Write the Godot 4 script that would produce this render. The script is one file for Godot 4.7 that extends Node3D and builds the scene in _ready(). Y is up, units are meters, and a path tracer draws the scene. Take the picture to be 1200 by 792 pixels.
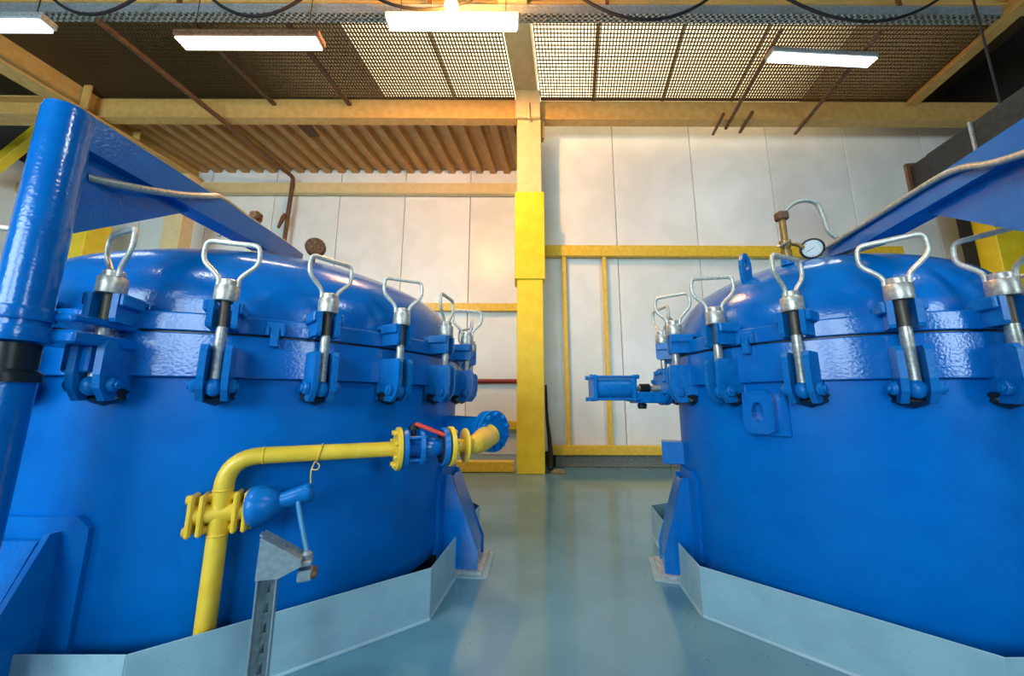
extends Node3D

# ---------------------------------------------------------------- helpers
var used := {}
var M := {}
# windows behind the camera: centre x, centre y, width, height
const WINDOWS := [[-3.9, 2.2, 3.2, 2.6], [-1.35, 1.9, 1.3, 1.8], [4.1, 2.0, 1.4, 2.0]]
const SK := 0.166          # the hall is a parallelogram in plan: depth lines lean this much to the right

func numbered(called: String) -> String:
	var n: int = used.get(called, 0)
	used[called] = n + 1
	return called if n == 0 else "%s_%03d" % [called, n]

func tag(o: Node, label := "", category := "", group := "", kind := "") -> void:
	if label != "": o.set_meta("label", label)
	if category != "": o.set_meta("category", category)
	if group != "": o.set_meta("group", group)
	if kind != "": o.set_meta("kind", kind)

func base(called: String, where: Vector3, label: String, category: String, group := "") -> Node3D:
	var o := Node3D.new()
	o.name = numbered(called)
	add_child(o, true)
	o.position = where
	tag(o, label, category, group)
	return o

func ns() -> SurfaceTool:
	var st := SurfaceTool.new()
	st.begin(Mesh.PRIMITIVE_TRIANGLES)
	return st

func fin(st: SurfaceTool) -> ArrayMesh:
	st.generate_normals()
	return st.commit()

func inst(called: String, mesh: Mesh, m: Material, parent: Node = self) -> MeshInstance3D:
	var o := MeshInstance3D.new()
	o.name = numbered(called) if parent == self else called
	o.mesh = mesh
	o.material_override = m
	parent.add_child(o, true)
	return o

func obj(called: String, st: SurfaceTool, m: Material, parent: Node = self) -> MeshInstance3D:
	return inst(called, fin(st), m, parent)

func tri(st: SurfaceTool, a: Vector3, b: Vector3, c: Vector3, away: Vector3) -> void:
	var n := (a - c).cross(a - b)
	if n.dot((a + b + c) / 3.0 - away) < 0.0:
		st.add_vertex(a); st.add_vertex(c); st.add_vertex(b)
	else:
		st.add_vertex(a); st.add_vertex(b); st.add_vertex(c)

func quad(st: SurfaceTool, a: Vector3, b: Vector3, c: Vector3, d: Vector3, away: Vector3) -> void:
	tri(st, a, b, c, away)
	tri(st, a, c, d, away)

# box with chamfered edges
func box(st: SurfaceTool, c: Vector3, s: Vector3, bev := 0.0, bs := Basis.IDENTITY) -> void:
	st.set_smooth_group(-1)
	var h := s * 0.5
	if bev <= 0.0:
		var p: Array[Vector3] = []
		for i in 8:
			p.append(c + bs * Vector3(h.x * (1 if i & 1 else -1), h.y * (1 if i & 2 else -1), h.z * (1 if i & 4 else -1)))
		for f in [[0, 1, 3, 2], [4, 5, 7, 6], [0, 1, 5, 4], [2, 3, 7, 6], [0, 2, 6, 4], [1, 3, 7, 5]]:
			quad(st, p[f[0]], p[f[1]], p[f[2]], p[f[3]], c)
		return
	bev = minf(bev, minf(h.x, minf(h.y, h.z)) * 0.9)
	var v := func(i: int, ax: int) -> Vector3:
		var q := Vector3(h.x * (1 if i & 1 else -1), h.y * (1 if i & 2 else -1), h.z * (1 if i & 4 else -1))
		for k in 3:
			if k != ax: q[k] -= bev * signf(q[k])
		return c + bs * q
	for ax in 3:
		var b1 := 1 << ((ax + 1) % 3)
		var b2 := 1 << ((ax + 2) % 3)
		for s_ in 2:
			var i0 := (1 << ax) * s_
			quad(st, v.call(i0, ax), v.call(i0 | b1, ax), v.call(i0 | b1 | b2, ax), v.call(i0 | b2, ax), c)
		for i in 8:
			if i & (1 << ax): continue
			var j := i | (1 << ax)
			var a1 := (ax + 1) % 3
			var a2 := (ax + 2) % 3
			quad(st, v.call(i, a1), v.call(j, a1), v.call(j, a2), v.call(i, a2), c)
	for i in 8:
		tri(st, v.call(i, 0), v.call(i, 1), v.call(i, 2), c)

# lathe of a profile (radius, height) round the Y axis of xf; sharp corners are kept sharp
func lathe(st: SurfaceTool, prof: Array, n := 32, xf := Transform3D.IDENTITY) -> void:
	var g := 1
	for k in prof.size() - 1:
		var p: Vector2 = prof[k]
		var q: Vector2 = prof[k + 1]
		if k > 0:
			var d0: Vector2 = (p - (prof[k - 1] as Vector2)).normalized()
			var d1: Vector2 = (q - p).normalized()
			if d0.dot(d1) < 0.82: g += 1
		st.set_smooth_group(g)
		var d := q - p
		var nn := Vector2(d.y, -d.x)
		for i in n:
			var t0 := TAU * i / n
			var t1 := TAU * ((i + 1) % n) / n
			var a := Vector3(p.x * cos(t0), p.y, p.x * sin(t0))
			var b := Vector3(p.x * cos(t1), p.y, p.x * sin(t1))
			var e := Vector3(q.x * cos(t1), q.y, q.x * sin(t1))
			var f := Vector3(q.x * cos(t0), q.y, q.x * sin(t0))
			var tm := TAU * (i + 0.5) / n
			var away := (a + b + e + f) / 4.0 - Vector3(nn.x * cos(tm), nn.y, nn.x * sin(tm))
			if p.x > 1e-6: tri(st, xf * a, xf * b, xf * e, xf * away)
			if q.x > 1e-6: tri(st, xf * a, xf * e, xf * f, xf * away)

func along(p: Vector3, q: Vector3) -> Transform3D:      # Y axis of the frame points from p to q, origin p
	var y := (q - p).normalized()
	var x := y.cross(Vector3(0.13, 0.31, 0.94)).normalized()
	if absf(y.y) < 0.95: x = Vector3.UP.cross(y).normalized()
	return Transform3D(Basis(x, y, x.cross(y)), p)

func rod(st: SurfaceTool, p: Vector3, q: Vector3, r: float, n := 16, bev := 0.0) -> void:
	var l := p.distance_to(q)
	var pr := [Vector2(0, 0), Vector2(r - bev, 0), Vector2(r, bev), Vector2(r, l - bev), Vector2(r - bev, l), Vector2(0, l)]
	if bev <= 0.0: pr = [Vector2(0, 0), Vector2(r, 0), Vector2(r, l), Vector2(0, l)]
	lathe(st, pr, n, along(p, q))

# round tube swept along points, one radius or one per point
func tube(st: SurfaceTool, pts: Array, rad, n := 12, closed := false) -> void:
	var cnt := pts.size()
	var rings := []
	var t0: Vector3 = ((pts[1] as Vector3) - (pts[0] as Vector3)).normalized()
	var u := t0.cross(Vector3.UP)
	if u.length() < 0.2: u = t0.cross(Vector3.RIGHT)
	u = u.normalized()
	for i in cnt:
		var a: Vector3 = pts[(i - 1 + cnt) % cnt] if closed else pts[maxi(i - 1, 0)]
		var b: Vector3 = pts[(i + 1) % cnt] if closed else pts[mini(i + 1, cnt - 1)]
		var t := (b - a).normalized()
		u = (u - t * u.dot(t)).normalized()
		var w := t.cross(u)
		var r: float = rad[i] if rad is Array else rad
		var ring := []
		for k in n:
			var an := TAU * k / n
			ring.append((pts[i] as Vector3) + (u * cos(an) + w * sin(an)) * r)
		rings.append(ring)
	st.set_smooth_group(1)
	for i in (cnt if closed else cnt - 1):
		var i2 := (i + 1) % cnt
		var mid: Vector3 = ((pts[i] as Vector3) + (pts[i2] as Vector3)) * 0.5
		for k in n:
			var k2 := (k + 1) % n
			quad(st, rings[i][k], rings[i][k2], rings[i2][k2], rings[i2][k], mid)
	if not closed:
		st.set_smooth_group(-1)
		for e in [[0, 1], [cnt - 1, cnt - 2]]:
			for k in n:
				tri(st, pts[e[0]], rings[e[0]][k], rings[e[0]][(k + 1) % n], pts[e[1]])

# smooth curve through points
func curve(pts: Array, step := 6) -> Array:
	var out := []
	for i in pts.size() - 1:
		var p0: Vector3 = pts[maxi(i - 1, 0)]
		var p1: Vector3 = pts[i]
		var p2: Vector3 = pts[i + 1]
		var p3: Vector3 = pts[mini(i + 2, pts.size() - 1)]
		for k in step:
			out.append(p1.cubic_interpolate(p2, p0, p3, float(k) / step))
	out.append(pts[-1])
	return out

# polyline with rounded corners
func rounded(pts: Array, r: float, n := 5) -> Array:
	var out := [pts[0]]
	for i in range(1, pts.size() - 1):
		var p: Vector3 = pts[i]
		var a: Vector3 = pts[i - 1]
		var b: Vector3 = pts[i + 1]
		var ra := minf(r, p.distance_to(a) * 0.49)
		var rb := minf(r, p.distance_to(b) * 0.49)
		var s := p + (a - p).normalized() * ra
		var e := p + (b - p).normalized() * rb
		for k in n + 1:
			var t := float(k) / n
			out.append(s.lerp(p, t).lerp(p.lerp(e, t), t))
	out.append(pts[-1])
	return out

# a flat plate: polygon in the XY plane of xf, thickness th along Z, centred
func plate(st: SurfaceTool, poly: Array, th: float, xf := Transform3D.IDENTITY, hole := []) -> void:
	st.set_smooth_group(-1)
	var pk := PackedVector2Array(poly)
	var c := Vector2.ZERO
	for p in pk: c += p / pk.size()
	if hole.is_empty():
		var ix := Geometry2D.triangulate_polygon(pk)
		for s in [-1.0, 1.0]:
			var off := Vector3(0, 0, s * th * 0.5)
			for k in range(0, ix.size(), 3):
				var a := pk[ix[k]]
				var b := pk[ix[k + 1]]
				var d := pk[ix[k + 2]]
				tri(st, xf * (Vector3(a.x, a.y, 0) + off), xf * (Vector3(b.x, b.y, 0) + off), xf * (Vector3(d.x, d.y, 0) + off), xf * Vector3(a.x, a.y, 0))
	else:
		for s in [-1.0, 1.0]:
			var off := Vector3(0, 0, s * th * 0.5)
			for k in pk.size():
				var k2 := (k + 1) % pk.size()
				var a: Vector2 = pk[k]
				var b: Vector2 = pk[k2]
				var d: Vector2 = hole[k2]
				var e: Vector2 = hole[k]
				quad(st, xf * (Vector3(a.x, a.y, 0) + off), xf * (Vector3(b.x, b.y, 0) + off), xf * (Vector3(d.x, d.y, 0) + off), xf * (Vector3(e.x, e.y, 0) + off), xf * Vector3(a.x, a.y, 0))
		for k in pk.size():
			var a: Vector2 = hole[k]
			var b: Vector2 = hole[(k + 1) % pk.size()]
			var far := (a + b) * 0.5 + ((a + b) * 0.5 - c)
			quad(st, xf * Vector3(a.x, a.y, -th * .5), xf * Vector3(b.x, b.y, -th * .5), xf * Vector3(b.x, b.y, th * .5), xf * Vector3(a.x, a.y, th * .5), xf * Vector3(far.x, far.y, 0))
	var ccw := not Geometry2D.is_polygon_clockwise(pk)
	for k in pk.size():
		var a := pk[k]
		var b := pk[(k + 1) % pk.size()]
		var d := b - a
		var nn := Vector2(d.y, -d.x).normalized() * (1.0 if ccw else -1.0)
		var m := (a + b) * 0.5 - nn * 0.01
		quad(st, xf * Vector3(a.x, a.y, -th * .5), xf * Vector3(b.x, b.y, -th * .5), xf * Vector3(b.x, b.y, th * .5), xf * Vector3(a.x, a.y, th * .5), xf * Vector3(m.x, m.y, 0))

func ball(st: SurfaceTool, c: Vector3, r: float, n := 16) -> void:
	var pr := []
	for k in 9:
		var t := -PI / 2 + PI * k / 8
		pr.append(Vector2(r * cos(t) if k > 0 and k < 8 else 0.0, r * sin(t)))
	lathe(st, pr, n, Transform3D(Basis.IDENTITY, c))

# hexagonal bolt head
func hexbolt(st: SurfaceTool, p: Vector3, q: Vector3, r: float) -> void:
	var pr := []
	var l := p.distance_to(q)
	pr = [Vector2(0, 0), Vector2(r, 0), Vector2(r, l * 0.8), Vector2(r * 0.85, l), Vector2(0, l)]
	lathe(st, pr, 6, along(p, q))

# sheet that runs along depth: x leans with depth
func at(x: float, y: float, d: float, d0 := 4.0) -> Vector3:
	return Vector3(x + SK * (d - d0), y, -d)

# a beam whose section is a rectangle, from p to q
func beam(st: SurfaceTool, p: Vector3, q: Vector3, w: float, h: float, bev := 0.006) -> void:
	var z := (q - p).normalized()
	var x := Vector3.UP.cross(z)
	if x.length() < 0.05: x = Vector3.RIGHT
	x = x.normalized()
	var y := z.cross(x)
	box(st, (p + q) * 0.5, Vector3(w, h, p.distance_to(q)), bev, Basis(x, y, z))

# I section from p to q
func ibeam(st: SurfaceTool, p: Vector3, q: Vector3, w: float, h: float, tf := 0.018, tw := 0.012) -> void:
	var z := (q - p).normalized()
	var x := Vector3.UP.cross(z).normalized()
	var y := z.cross(x)
	var c := (p + q) * 0.5
	var l := p.distance_to(q)
	var bs := Basis(x, y, z)
	box(st, c + y * (h - tf) * 0.5, Vector3(w, tf, l), 0.003, bs)
	box(st, c - y * (h - tf) * 0.5, Vector3(w, tf, l), 0.003, bs)
	box(st, c, Vector3(tw, h - tf * 2, l), 0.0, bs)

# ---------------------------------------------------------------- materials
func noise_tex(freq: float, octaves: int, seed_: int, lo := 0.0, hi := 1.0, size := 256, kind := FastNoiseLite.TYPE_SIMPLEX_SMOOTH) -> ImageTexture:
	var n := FastNoiseLite.new()
	n.seed = seed_
	n.noise_type = kind
	n.frequency = freq
	n.fractal_octaves = octaves
	var im := n.get_seamless_image(size, size)
	im.convert(Image.FORMAT_RGB8)
	if lo != 0.0 or hi != 1.0:
		for y in size:
			for x in size:
				var v: float = lerpf(lo, hi, im.get_pixel(x, y).r)
				im.set_pixel(x, y, Color(v, v, v))
	return ImageTexture.create_from_image(im)

# colour texture: two tones mixed by noise, with a few specks
func tone_tex(a: Color, b: Color, freq: float, octaves: int, seed_: int, specks := 0, speck := Color.BLACK, size := 512, bias := 0.0) -> ImageTexture:
	var n := FastNoiseLite.new()
	n.seed = seed_
	n.frequency = freq
	n.fractal_octaves = octaves
	var im := n.get_seamless_image(size, size)
	im.convert(Image.FORMAT_RGB8)
	for y in size:
		for x in size:
			var v: float = clampf(im.get_pixel(x, y).r + bias, 0.0, 1.0)
			im.set_pixel(x, y, a.lerp(b, smoothstep(0.25, 0.75, v)))
	var rng := RandomNumberGenerator.new()
	rng.seed = seed_
	for k in specks:
		var px := rng.randi_range(2, size - 4)
		var py := rng.randi_range(2, size - 4)
		for q in rng.randi_range(1, 5):
			im.set_pixel(clampi(px + rng.randi_range(-1, 1), 0, size - 1), clampi(py + rng.randi_range(-1, 1), 0, size - 1), speck)
	return ImageTexture.create_from_image(im)

func mat(c: Color, rough: float, metal := 0.0, spec := 0.5) -> StandardMaterial3D:
	var m := StandardMaterial3D.new()
	m.albedo_color = c
	m.roughness = rough
	m.metallic = metal
	m.metallic_specular = spec
	return m

func textured(m: StandardMaterial3D, tex: Texture2D, bump: Texture2D, scale_: float, cm: float) -> StandardMaterial3D:
	if tex:
		m.albedo_color = Color.WHITE
		m.albedo_texture = tex
	if bump:
		m.heightmap_enabled = true
		m.heightmap_texture = bump
		m.heightmap_scale = cm
	m.uv1_triplanar = true
	m.uv1_world_triplanar = true
	m.uv1_scale = Vector3.ONE * scale_
	return m

func glow(c: Color, e: float) -> StandardMaterial3D:
	var m := mat(Color(0.9, 0.9, 0.9), 0.5)
	m.emission_enabled = true
	m.emission = c
	m.emission_energy_multiplier = e
	return m

func materials() -> void:
	var peel := noise_tex(0.07, 2, 5, 0.0, 1.0, 512)
	var fine := noise_tex(0.03, 4, 9)
	var broad := noise_tex(0.012, 3, 12)
	M.blue = textured(mat(Color8(0, 100, 176), 0.18, 0.0, 0.5), tone_tex(Color8(0, 97, 178), Color8(0, 104, 184), 0.01, 3, 21, 160, Color8(0, 74, 138)), peel, 2.2, 0.05)
	M.body = textured(mat(Color8(0, 100, 176), 0.34, 0.0, 0.24), tone_tex(Color8(0, 98, 180), Color8(0, 104, 186), 0.008, 3, 61, 120, Color8(0, 80, 150)), peel, 1.6, 0.03)
	M.blue2 = textured(mat(Color8(4, 104, 178), 0.3, 0.0, 0.36), tone_tex(Color8(2, 100, 174), Color8(10, 112, 184), 0.02, 3, 22, 260, Color8(4, 60, 104)), peel, 3.0, 0.05)
	M.yellow = textured(mat(Color8(228, 186, 50), 0.36), tone_tex(Color8(222, 180, 44), Color8(232, 192, 60), 0.012, 3, 23, 160, Color8(186, 146, 46)), peel, 2.4, 0.02)
	M.yellow_col = textured(mat(Color8(246, 210, 40), 0.4), tone_tex(Color8(242, 205, 34), Color8(249, 215, 46), 0.008, 3, 24, 60, Color8(206, 166, 36)), broad, 1.0, 0.015)
	M.cream = textured(mat(Color8(214, 192, 138), 0.5), tone_tex(Color8(212, 190, 138), Color8(220, 198, 146), 0.012, 4, 25, 100, Color8(176, 148, 100)), fine, 1.1, 0.03)
	M.tan = textured(mat(Color8(208, 164, 92), 0.5), tone_tex(Color8(203, 158, 86), Color8(213, 170, 98), 0.012, 4, 26, 110, Color8(150, 110, 58)), fine, 1.1, 0.02)
	M.roof = mat(Color8(84, 64, 36), 0.7)
	M.deck = textured(mat(Color8(184, 134, 74), 0.45), tone_tex(Color8(178, 128, 68), Color8(190, 142, 82), 0.01, 4, 27, 80, Color8(136, 96, 52)), fine, 1.0, 0.02)
	M.panel = []
	for k in 3:
		M.panel.append(textured(mat(Color8(220, 221, 216), 0.33), tone_tex(Color8(222 + k * 2, 225 + k * 2, 220 + k * 2), Color8(229 + k * 2, 231 + k * 2, 227 + k * 2), 0.006, 3, 30 + k, 14, Color8(196, 194, 187)), null, 0.6, 0.0))
	M.joint = mat(Color8(70, 68, 62), 0.8)
	M.side = textured(mat(Color8(60, 62, 62), 0.7), tone_tex(Color8(56, 58, 58), Color8(66, 68, 68), 0.01, 3, 34), null, 0.7, 0.0)
	M.dark_clad = mat(Color8(30, 29, 27), 0.8)
	M.floor = textured(mat(Color8(134, 152, 156), 0.13), tone_tex(Color8(84, 130, 150), Color8(92, 138, 157), 0.008, 4, 35, 90, Color8(80, 104, 110)), broad, 0.5, 0.02)
	M.skirt = textured(mat(Color8(168, 186, 192), 0.4), tone_tex(Color8(126, 160, 174), Color8(136, 170, 182), 0.012, 4, 36, 130, Color8(112, 118, 112)), fine, 1.6, 0.03)
	M.concrete = textured(mat(Color8(120, 118, 108), 0.8), tone_tex(Color8(104, 103, 95), Color8(140, 138, 126), 0.03, 4, 37), fine, 3.0, 0.2)
	M.steel = textured(mat(Color8(196, 192, 182), 0.42, 0.7), tone_tex(Color8(176, 172, 162), Color8(212, 208, 198), 0.03, 3, 38, 200, Color8(120, 112, 100)), null, 4.0, 0.0)
	M.handle = textured(mat(Color8(206, 202, 190), 0.4, 0.45), tone_tex(Color8(192, 188, 176), Color8(222, 218, 206), 0.03, 3, 39, 260, Color8(140, 128, 104)), null, 4.0, 0.0)
	M.shaded_rod = mat(Color8(92, 82, 70), 0.5, 0.4)  # dark tone standing in for the shade the nut throws on the rod
	M.greasy = mat(Color8(34, 38, 40), 0.35, 0.3)
	M.rust = textured(mat(Color8(110, 66, 34), 0.75), tone_tex(Color8(84, 48, 24), Color8(132, 84, 44), 0.03, 4, 40), fine, 3.0, 0.1)
	M.brown = textured(mat(Color8(98, 66, 38), 0.6), tone_tex(Color8(84, 54, 30), Color8(112, 78, 46), 0.02, 3, 41), null, 2.0, 0.0)
	M.grate = mat(Color8(96, 74, 42), 0.55, 0.2)
	M.galv = textured(mat(Color8(178, 186, 188), 0.42, 0.6), tone_tex(Color8(160, 170, 174), Color8(192, 199, 200), 0.03, 2, 42, 160, Color8(110, 110, 100)), null, 2.4, 0.0)
	M.strut = textured(mat(Color8(140, 156, 164), 0.45, 0.35), tone_tex(Color8(128, 146, 154), Color8(144, 160, 168), 0.03, 3, 43, 140, Color8(90, 84, 70)), null, 3.0, 0.0)
	M.duct = textured(mat(Color8(96, 106, 108), 0.45, 0.4), tone_tex(Color8(36, 43, 45), Color8(46, 53, 55), 0.02, 3, 44), null, 1.4, 0.0)
	M.brass = mat(Color8(150, 118, 70), 0.4, 0.7)
	M.black = mat(Color8(24, 24, 24), 0.5)
	M.rubber = mat(Color8(20, 20, 22), 0.75)
	M.red = mat(Color8(206, 58, 48), 0.4)
	M.darkred = mat(Color8(128, 24, 30), 0.45)
	M.white = mat(Color8(232, 232, 228), 0.4)
	M.hose = textured(mat(Color8(170, 170, 158), 0.4, 0.3), tone_tex(Color8(150, 150, 140), Color8(188, 188, 176), 0.04, 3, 45, 200, Color8(110, 100, 80)), null, 4.0, 0.0)
	M.bluetube = mat(Color8(60, 128, 170), 0.35)
	M.led = glow(Color(0.94, 0.97, 1.0), 5.0)
	M.led_warm = glow(Color(1.0, 0.93, 0.82), 5.0)
	M.warm = glow(Color(1.0, 0.72, 0.36), 30.0)
	M.pane = glow(Color(0.84, 0.95, 1.0), 6.8)
	M.sky_pane = glow(Color(1.0, 0.9, 0.7), 2.6)
	M.glass = mat(Color(0.9, 0.95, 0.95, 0.15), 0.05)
	M.glass.transparency = BaseMaterial3D.TRANSPARENCY_ALPHA
	M.cloth = textured(mat(Color8(120, 112, 92), 0.9), tone_tex(Color8(96, 90, 72), Color8(140, 130, 108), 0.03, 3, 46), fine, 3.0, 0.3)

func area(where: Vector3, face: Vector3, sx: float, sy: float, c: Color, e: float) -> void:
	var l := AreaLight3D.new()
	l.name = numbered("area_light")
	add_child(l)
	l.area_size = Vector2(sx, sy)
	l.light_color = c
	l.light_energy = e
	l.shadow_enabled = true
	l.area_range = 30.0
	l.position = where
	l.look_at_from_position(where, where + face, Vector3.UP if absf(face.y) < 0.9 else Vector3.BACK)

# ---------------------------------------------------------------- scene
func _ready() -> void:
	var cam := Camera3D.new()
	cam.name = "camera"
	add_child(cam)
	cam.position = Vector3(0, 0.76, 0)
	cam.basis = Basis(Vector3.RIGHT, atan(74.5 / 428.0)) * Basis(Vector3(0, 0, 1), 0.0035)
	cam.fov = rad_to_deg(2.0 * atan(396.0 / 428.0))
	cam.near = 0.02
	cam.current = true
	var we := WorldEnvironment.new()
	we.name = "world_environment"
	add_child(we)
	var env := Environment.new()
	env.background_mode = Environment.BG_SKY
	var sky := Sky.new()
	var sm := ProceduralSkyMaterial.new()
	sm.sky_top_color = Color(0.45, 0.6, 0.8)
	sm.sky_horizon_color = Color(0.75, 0.82, 0.88)
	sky.sky_material = sm
	env.sky = sky
	env.tonemap_mode = Environment.TONE_MAPPER_LINEAR
	env.tonemap_exposure = 1.0
	env.sdfgi_enabled = true
	env.ssao_enabled = true
	env.ssil_enabled = true
	we.environment = env

	materials()
	# daylight from the three frosted windows behind the camera
	for w in WINDOWS:
		area(Vector3(w[0], w[1], 3.5), Vector3(0, 0, -1), w[2], w[3], Color(0.84, 0.95, 1.0), 2.1 * w[2] * w[3])

	build_shell()
	build_ceiling()
	build_wall_things()
	build_lights()
	build_left_vessel()
	build_right_vessel()
	build_drain_line()
	build_actuator()
	build_small()

# ---------------------------------------------------------------- the room
func panels(parent: Node, x0: float, x1: float, step: float, y0: float, y1: float, d: float, off := 0.0) -> void:
	var meshes := {}
	var k := 0
	var x := x0 + off
	while x < x1 - 0.02:
		var a := maxf(x, x0)
		var b := minf(x + step, x1)
		var w := b - a - 0.009
		var key := snappedf(w, 0.001)
		if not meshes.has(key):
			var st := ns()
			box(st, Vector3.ZERO, Vector3(w, y1 - y0, 0.04), 0.005)
			meshes[key] = fin(st)
		var o := inst("panel", meshes[key], M.panel[(k * 7 + 2) % 3], parent)
		o.position = Vector3((a + b) * 0.5, (y0 + y1) * 0.5, -d - 0.02)
		x += step
		k += 1

func struct(called: String, st: SurfaceTool, m: Material) -> MeshInstance3D:
	var o := obj(called, st, m)
	tag(o, "", "", "", "structure")
	return o

func slab(st: SurfaceTool, poly: Array, y: float, th: float) -> void:
	plate(st, poly, th, Transform3D(Basis(Vector3.RIGHT, -PI / 2), Vector3(0, y, 0)))

func build_shell() -> void:
	var st := ns()
	slab(st, [Vector2(-9.6, -4.0), Vector2(8.0, -4.0), Vector2(8.0, 6.2), Vector2(-9.6, 6.2)], -0.1, 0.2)
	var fl := struct("floor", st, M.floor)
	tag(fl, "glossy blue-grey coated concrete floor between the two vessels", "floor")

	# back wall: the right bay stands nearer than the left one
	st = ns()
	box(st, Vector3(3.7, 2.3, -4.69), Vector3(6.9, 4.8, 0.17))
	box(st, Vector3(3.7, 5.15, -5.7), Vector3(8.0, 1.0, 0.17))
	box(st, Vector3(3.7, 4.66, -5.2), Vector3(8.0, 0.1, 1.1))
	var wr := struct("wall_back_right", st, M.joint)
	tag(wr, "white sandwich-panel wall behind the right blue vessel", "wall")
	panels(wr, 0.314 - 0.054, 6.9, 1.08, 0.17, 4.7, 4.565, -1.08 + 0.054)
	st = ns()
	box(st, Vector3(-3.9, 2.75, -5.64), Vector3(8.6, 5.7, 0.17))
	var wl := struct("wall_back_left", st, M.joint)
	tag(wl, "white sandwich-panel wall behind the left blue vessel", "wall")
	panels(wl, -8.05, 0.4, 1.07, 0.0, 4.55, 5.51, -0.13)
	st = ns()
	box(st, Vector3(0.31, 2.75, -5.1), Vector3(0.1, 5.7, 1.1))
	var wc := struct("wall_return", st, M.panel[0])
	tag(wc, "short white return wall hidden behind the yellow column", "wall")
	# side walls
	st = ns()
	beam(st, at(-8.4, 2.75, -3.9), at(-8.4, 2.75, 5.9), 0.2, 5.9, 0.0)
	var ws := struct("wall_left", st, M.joint)
	tag(ws, "grey panelled side wall left of the left post", "wall")
	var pst := ns()
	var zdir := (at(0, 0, 5) - at(0, 0, 4)).normalized()
	var bs := Basis(Vector3.UP.cross(zdir), Vector3.UP, zdir)
	box(pst, Vector3.ZERO, Vector3(0.04, 4.6, 1.07), 0.005)
	var pm := fin(pst)
	for k in 6:
		var o := inst("panel", pm, M.panel[k % 3], ws)
		o.transform = Transform3D(bs, at(-8.27, 2.3, 0.0 + 1.08 * k))
	st = ns()
	beam(st, at(6.75, 2.75, -3.9), at(6.75, 2.75, 5.0), 0.2, 5.9, 0.0)
	var wq := struct("wall_right", st, M.dark_clad)
	tag(wq, "dark side wall above the duct at the right", "wall")
	# wall behind the camera with its window openings
	st = ns()
	var x0 := -9.6
	for w in WINDOWS:
		var a: float = w[0] - w[2] * 0.5
		var b: float = w[0] + w[2] * 0.5
		var lo: float = w[1] - w[3] * 0.5
		var hi: float = w[1] + w[3] * 0.5
		box(st, Vector3((x0 + a) * 0.5, 2.8, 3.65), Vector3(a - x0, 5.6, 0.2))
		box(st, Vector3(w[0], lo * 0.5, 3.65), Vector3(w[2], lo, 0.2))
		box(st, Vector3(w[0], (hi + 5.6) * 0.5, 3.65), Vector3(w[2], 5.6 - hi, 0.2))
		x0 = b
	box(st, Vector3((x0 + 8.0) * 0.5, 2.8, 3.65), Vector3(8.0 - x0, 5.6, 0.2))
	var wf := struct("wall_front", st, M.side)
	tag(wf, "wall behind the viewer with three frosted windows", "wall")
	for k in 3:
		var w: Array = WINDOWS[k]
		var c := Vector3(w[0], w[1], 3.62)
		st = ns()
		for e in [-1.0, 1.0]:
			box(st, c + Vector3(e * (w[2] * 0.5 - 0.03), 0, 0), Vector3(0.06, w[3], 0.1), 0.005)
			box(st, c + Vector3(0, e * (w[3] * 0.5 - 0.03), 0), Vector3(w[2], 0.06, 0.1), 0.005)
		box(st, c, Vector3(0.05, w[3] - 0.1, 0.08), 0.005)
		box(st, c, Vector3(w[2] - 0.1, 0.05, 0.08), 0.005)
		var wn := struct("window_%d" % (k + 1), st, M.white)
		tag(wn, ["wide frosted window behind the viewer at the far left", "small frosted window behind the viewer facing the left vessel", "small frosted window behind the viewer facing the right vessel"][k], "window")
		for i in 2:
			for j in 2:
				st = ns()
				box(st, c + Vector3((i - 0.5) * (w[2] * 0.5 - 0.05), (j - 0.5) * (w[3] * 0.5 - 0.05), 0.02), Vector3(w[2] * 0.5 - 0.08, w[3] * 0.5 - 0.08, 0.01))
				obj("pane", st, M.pane, wn)

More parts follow.
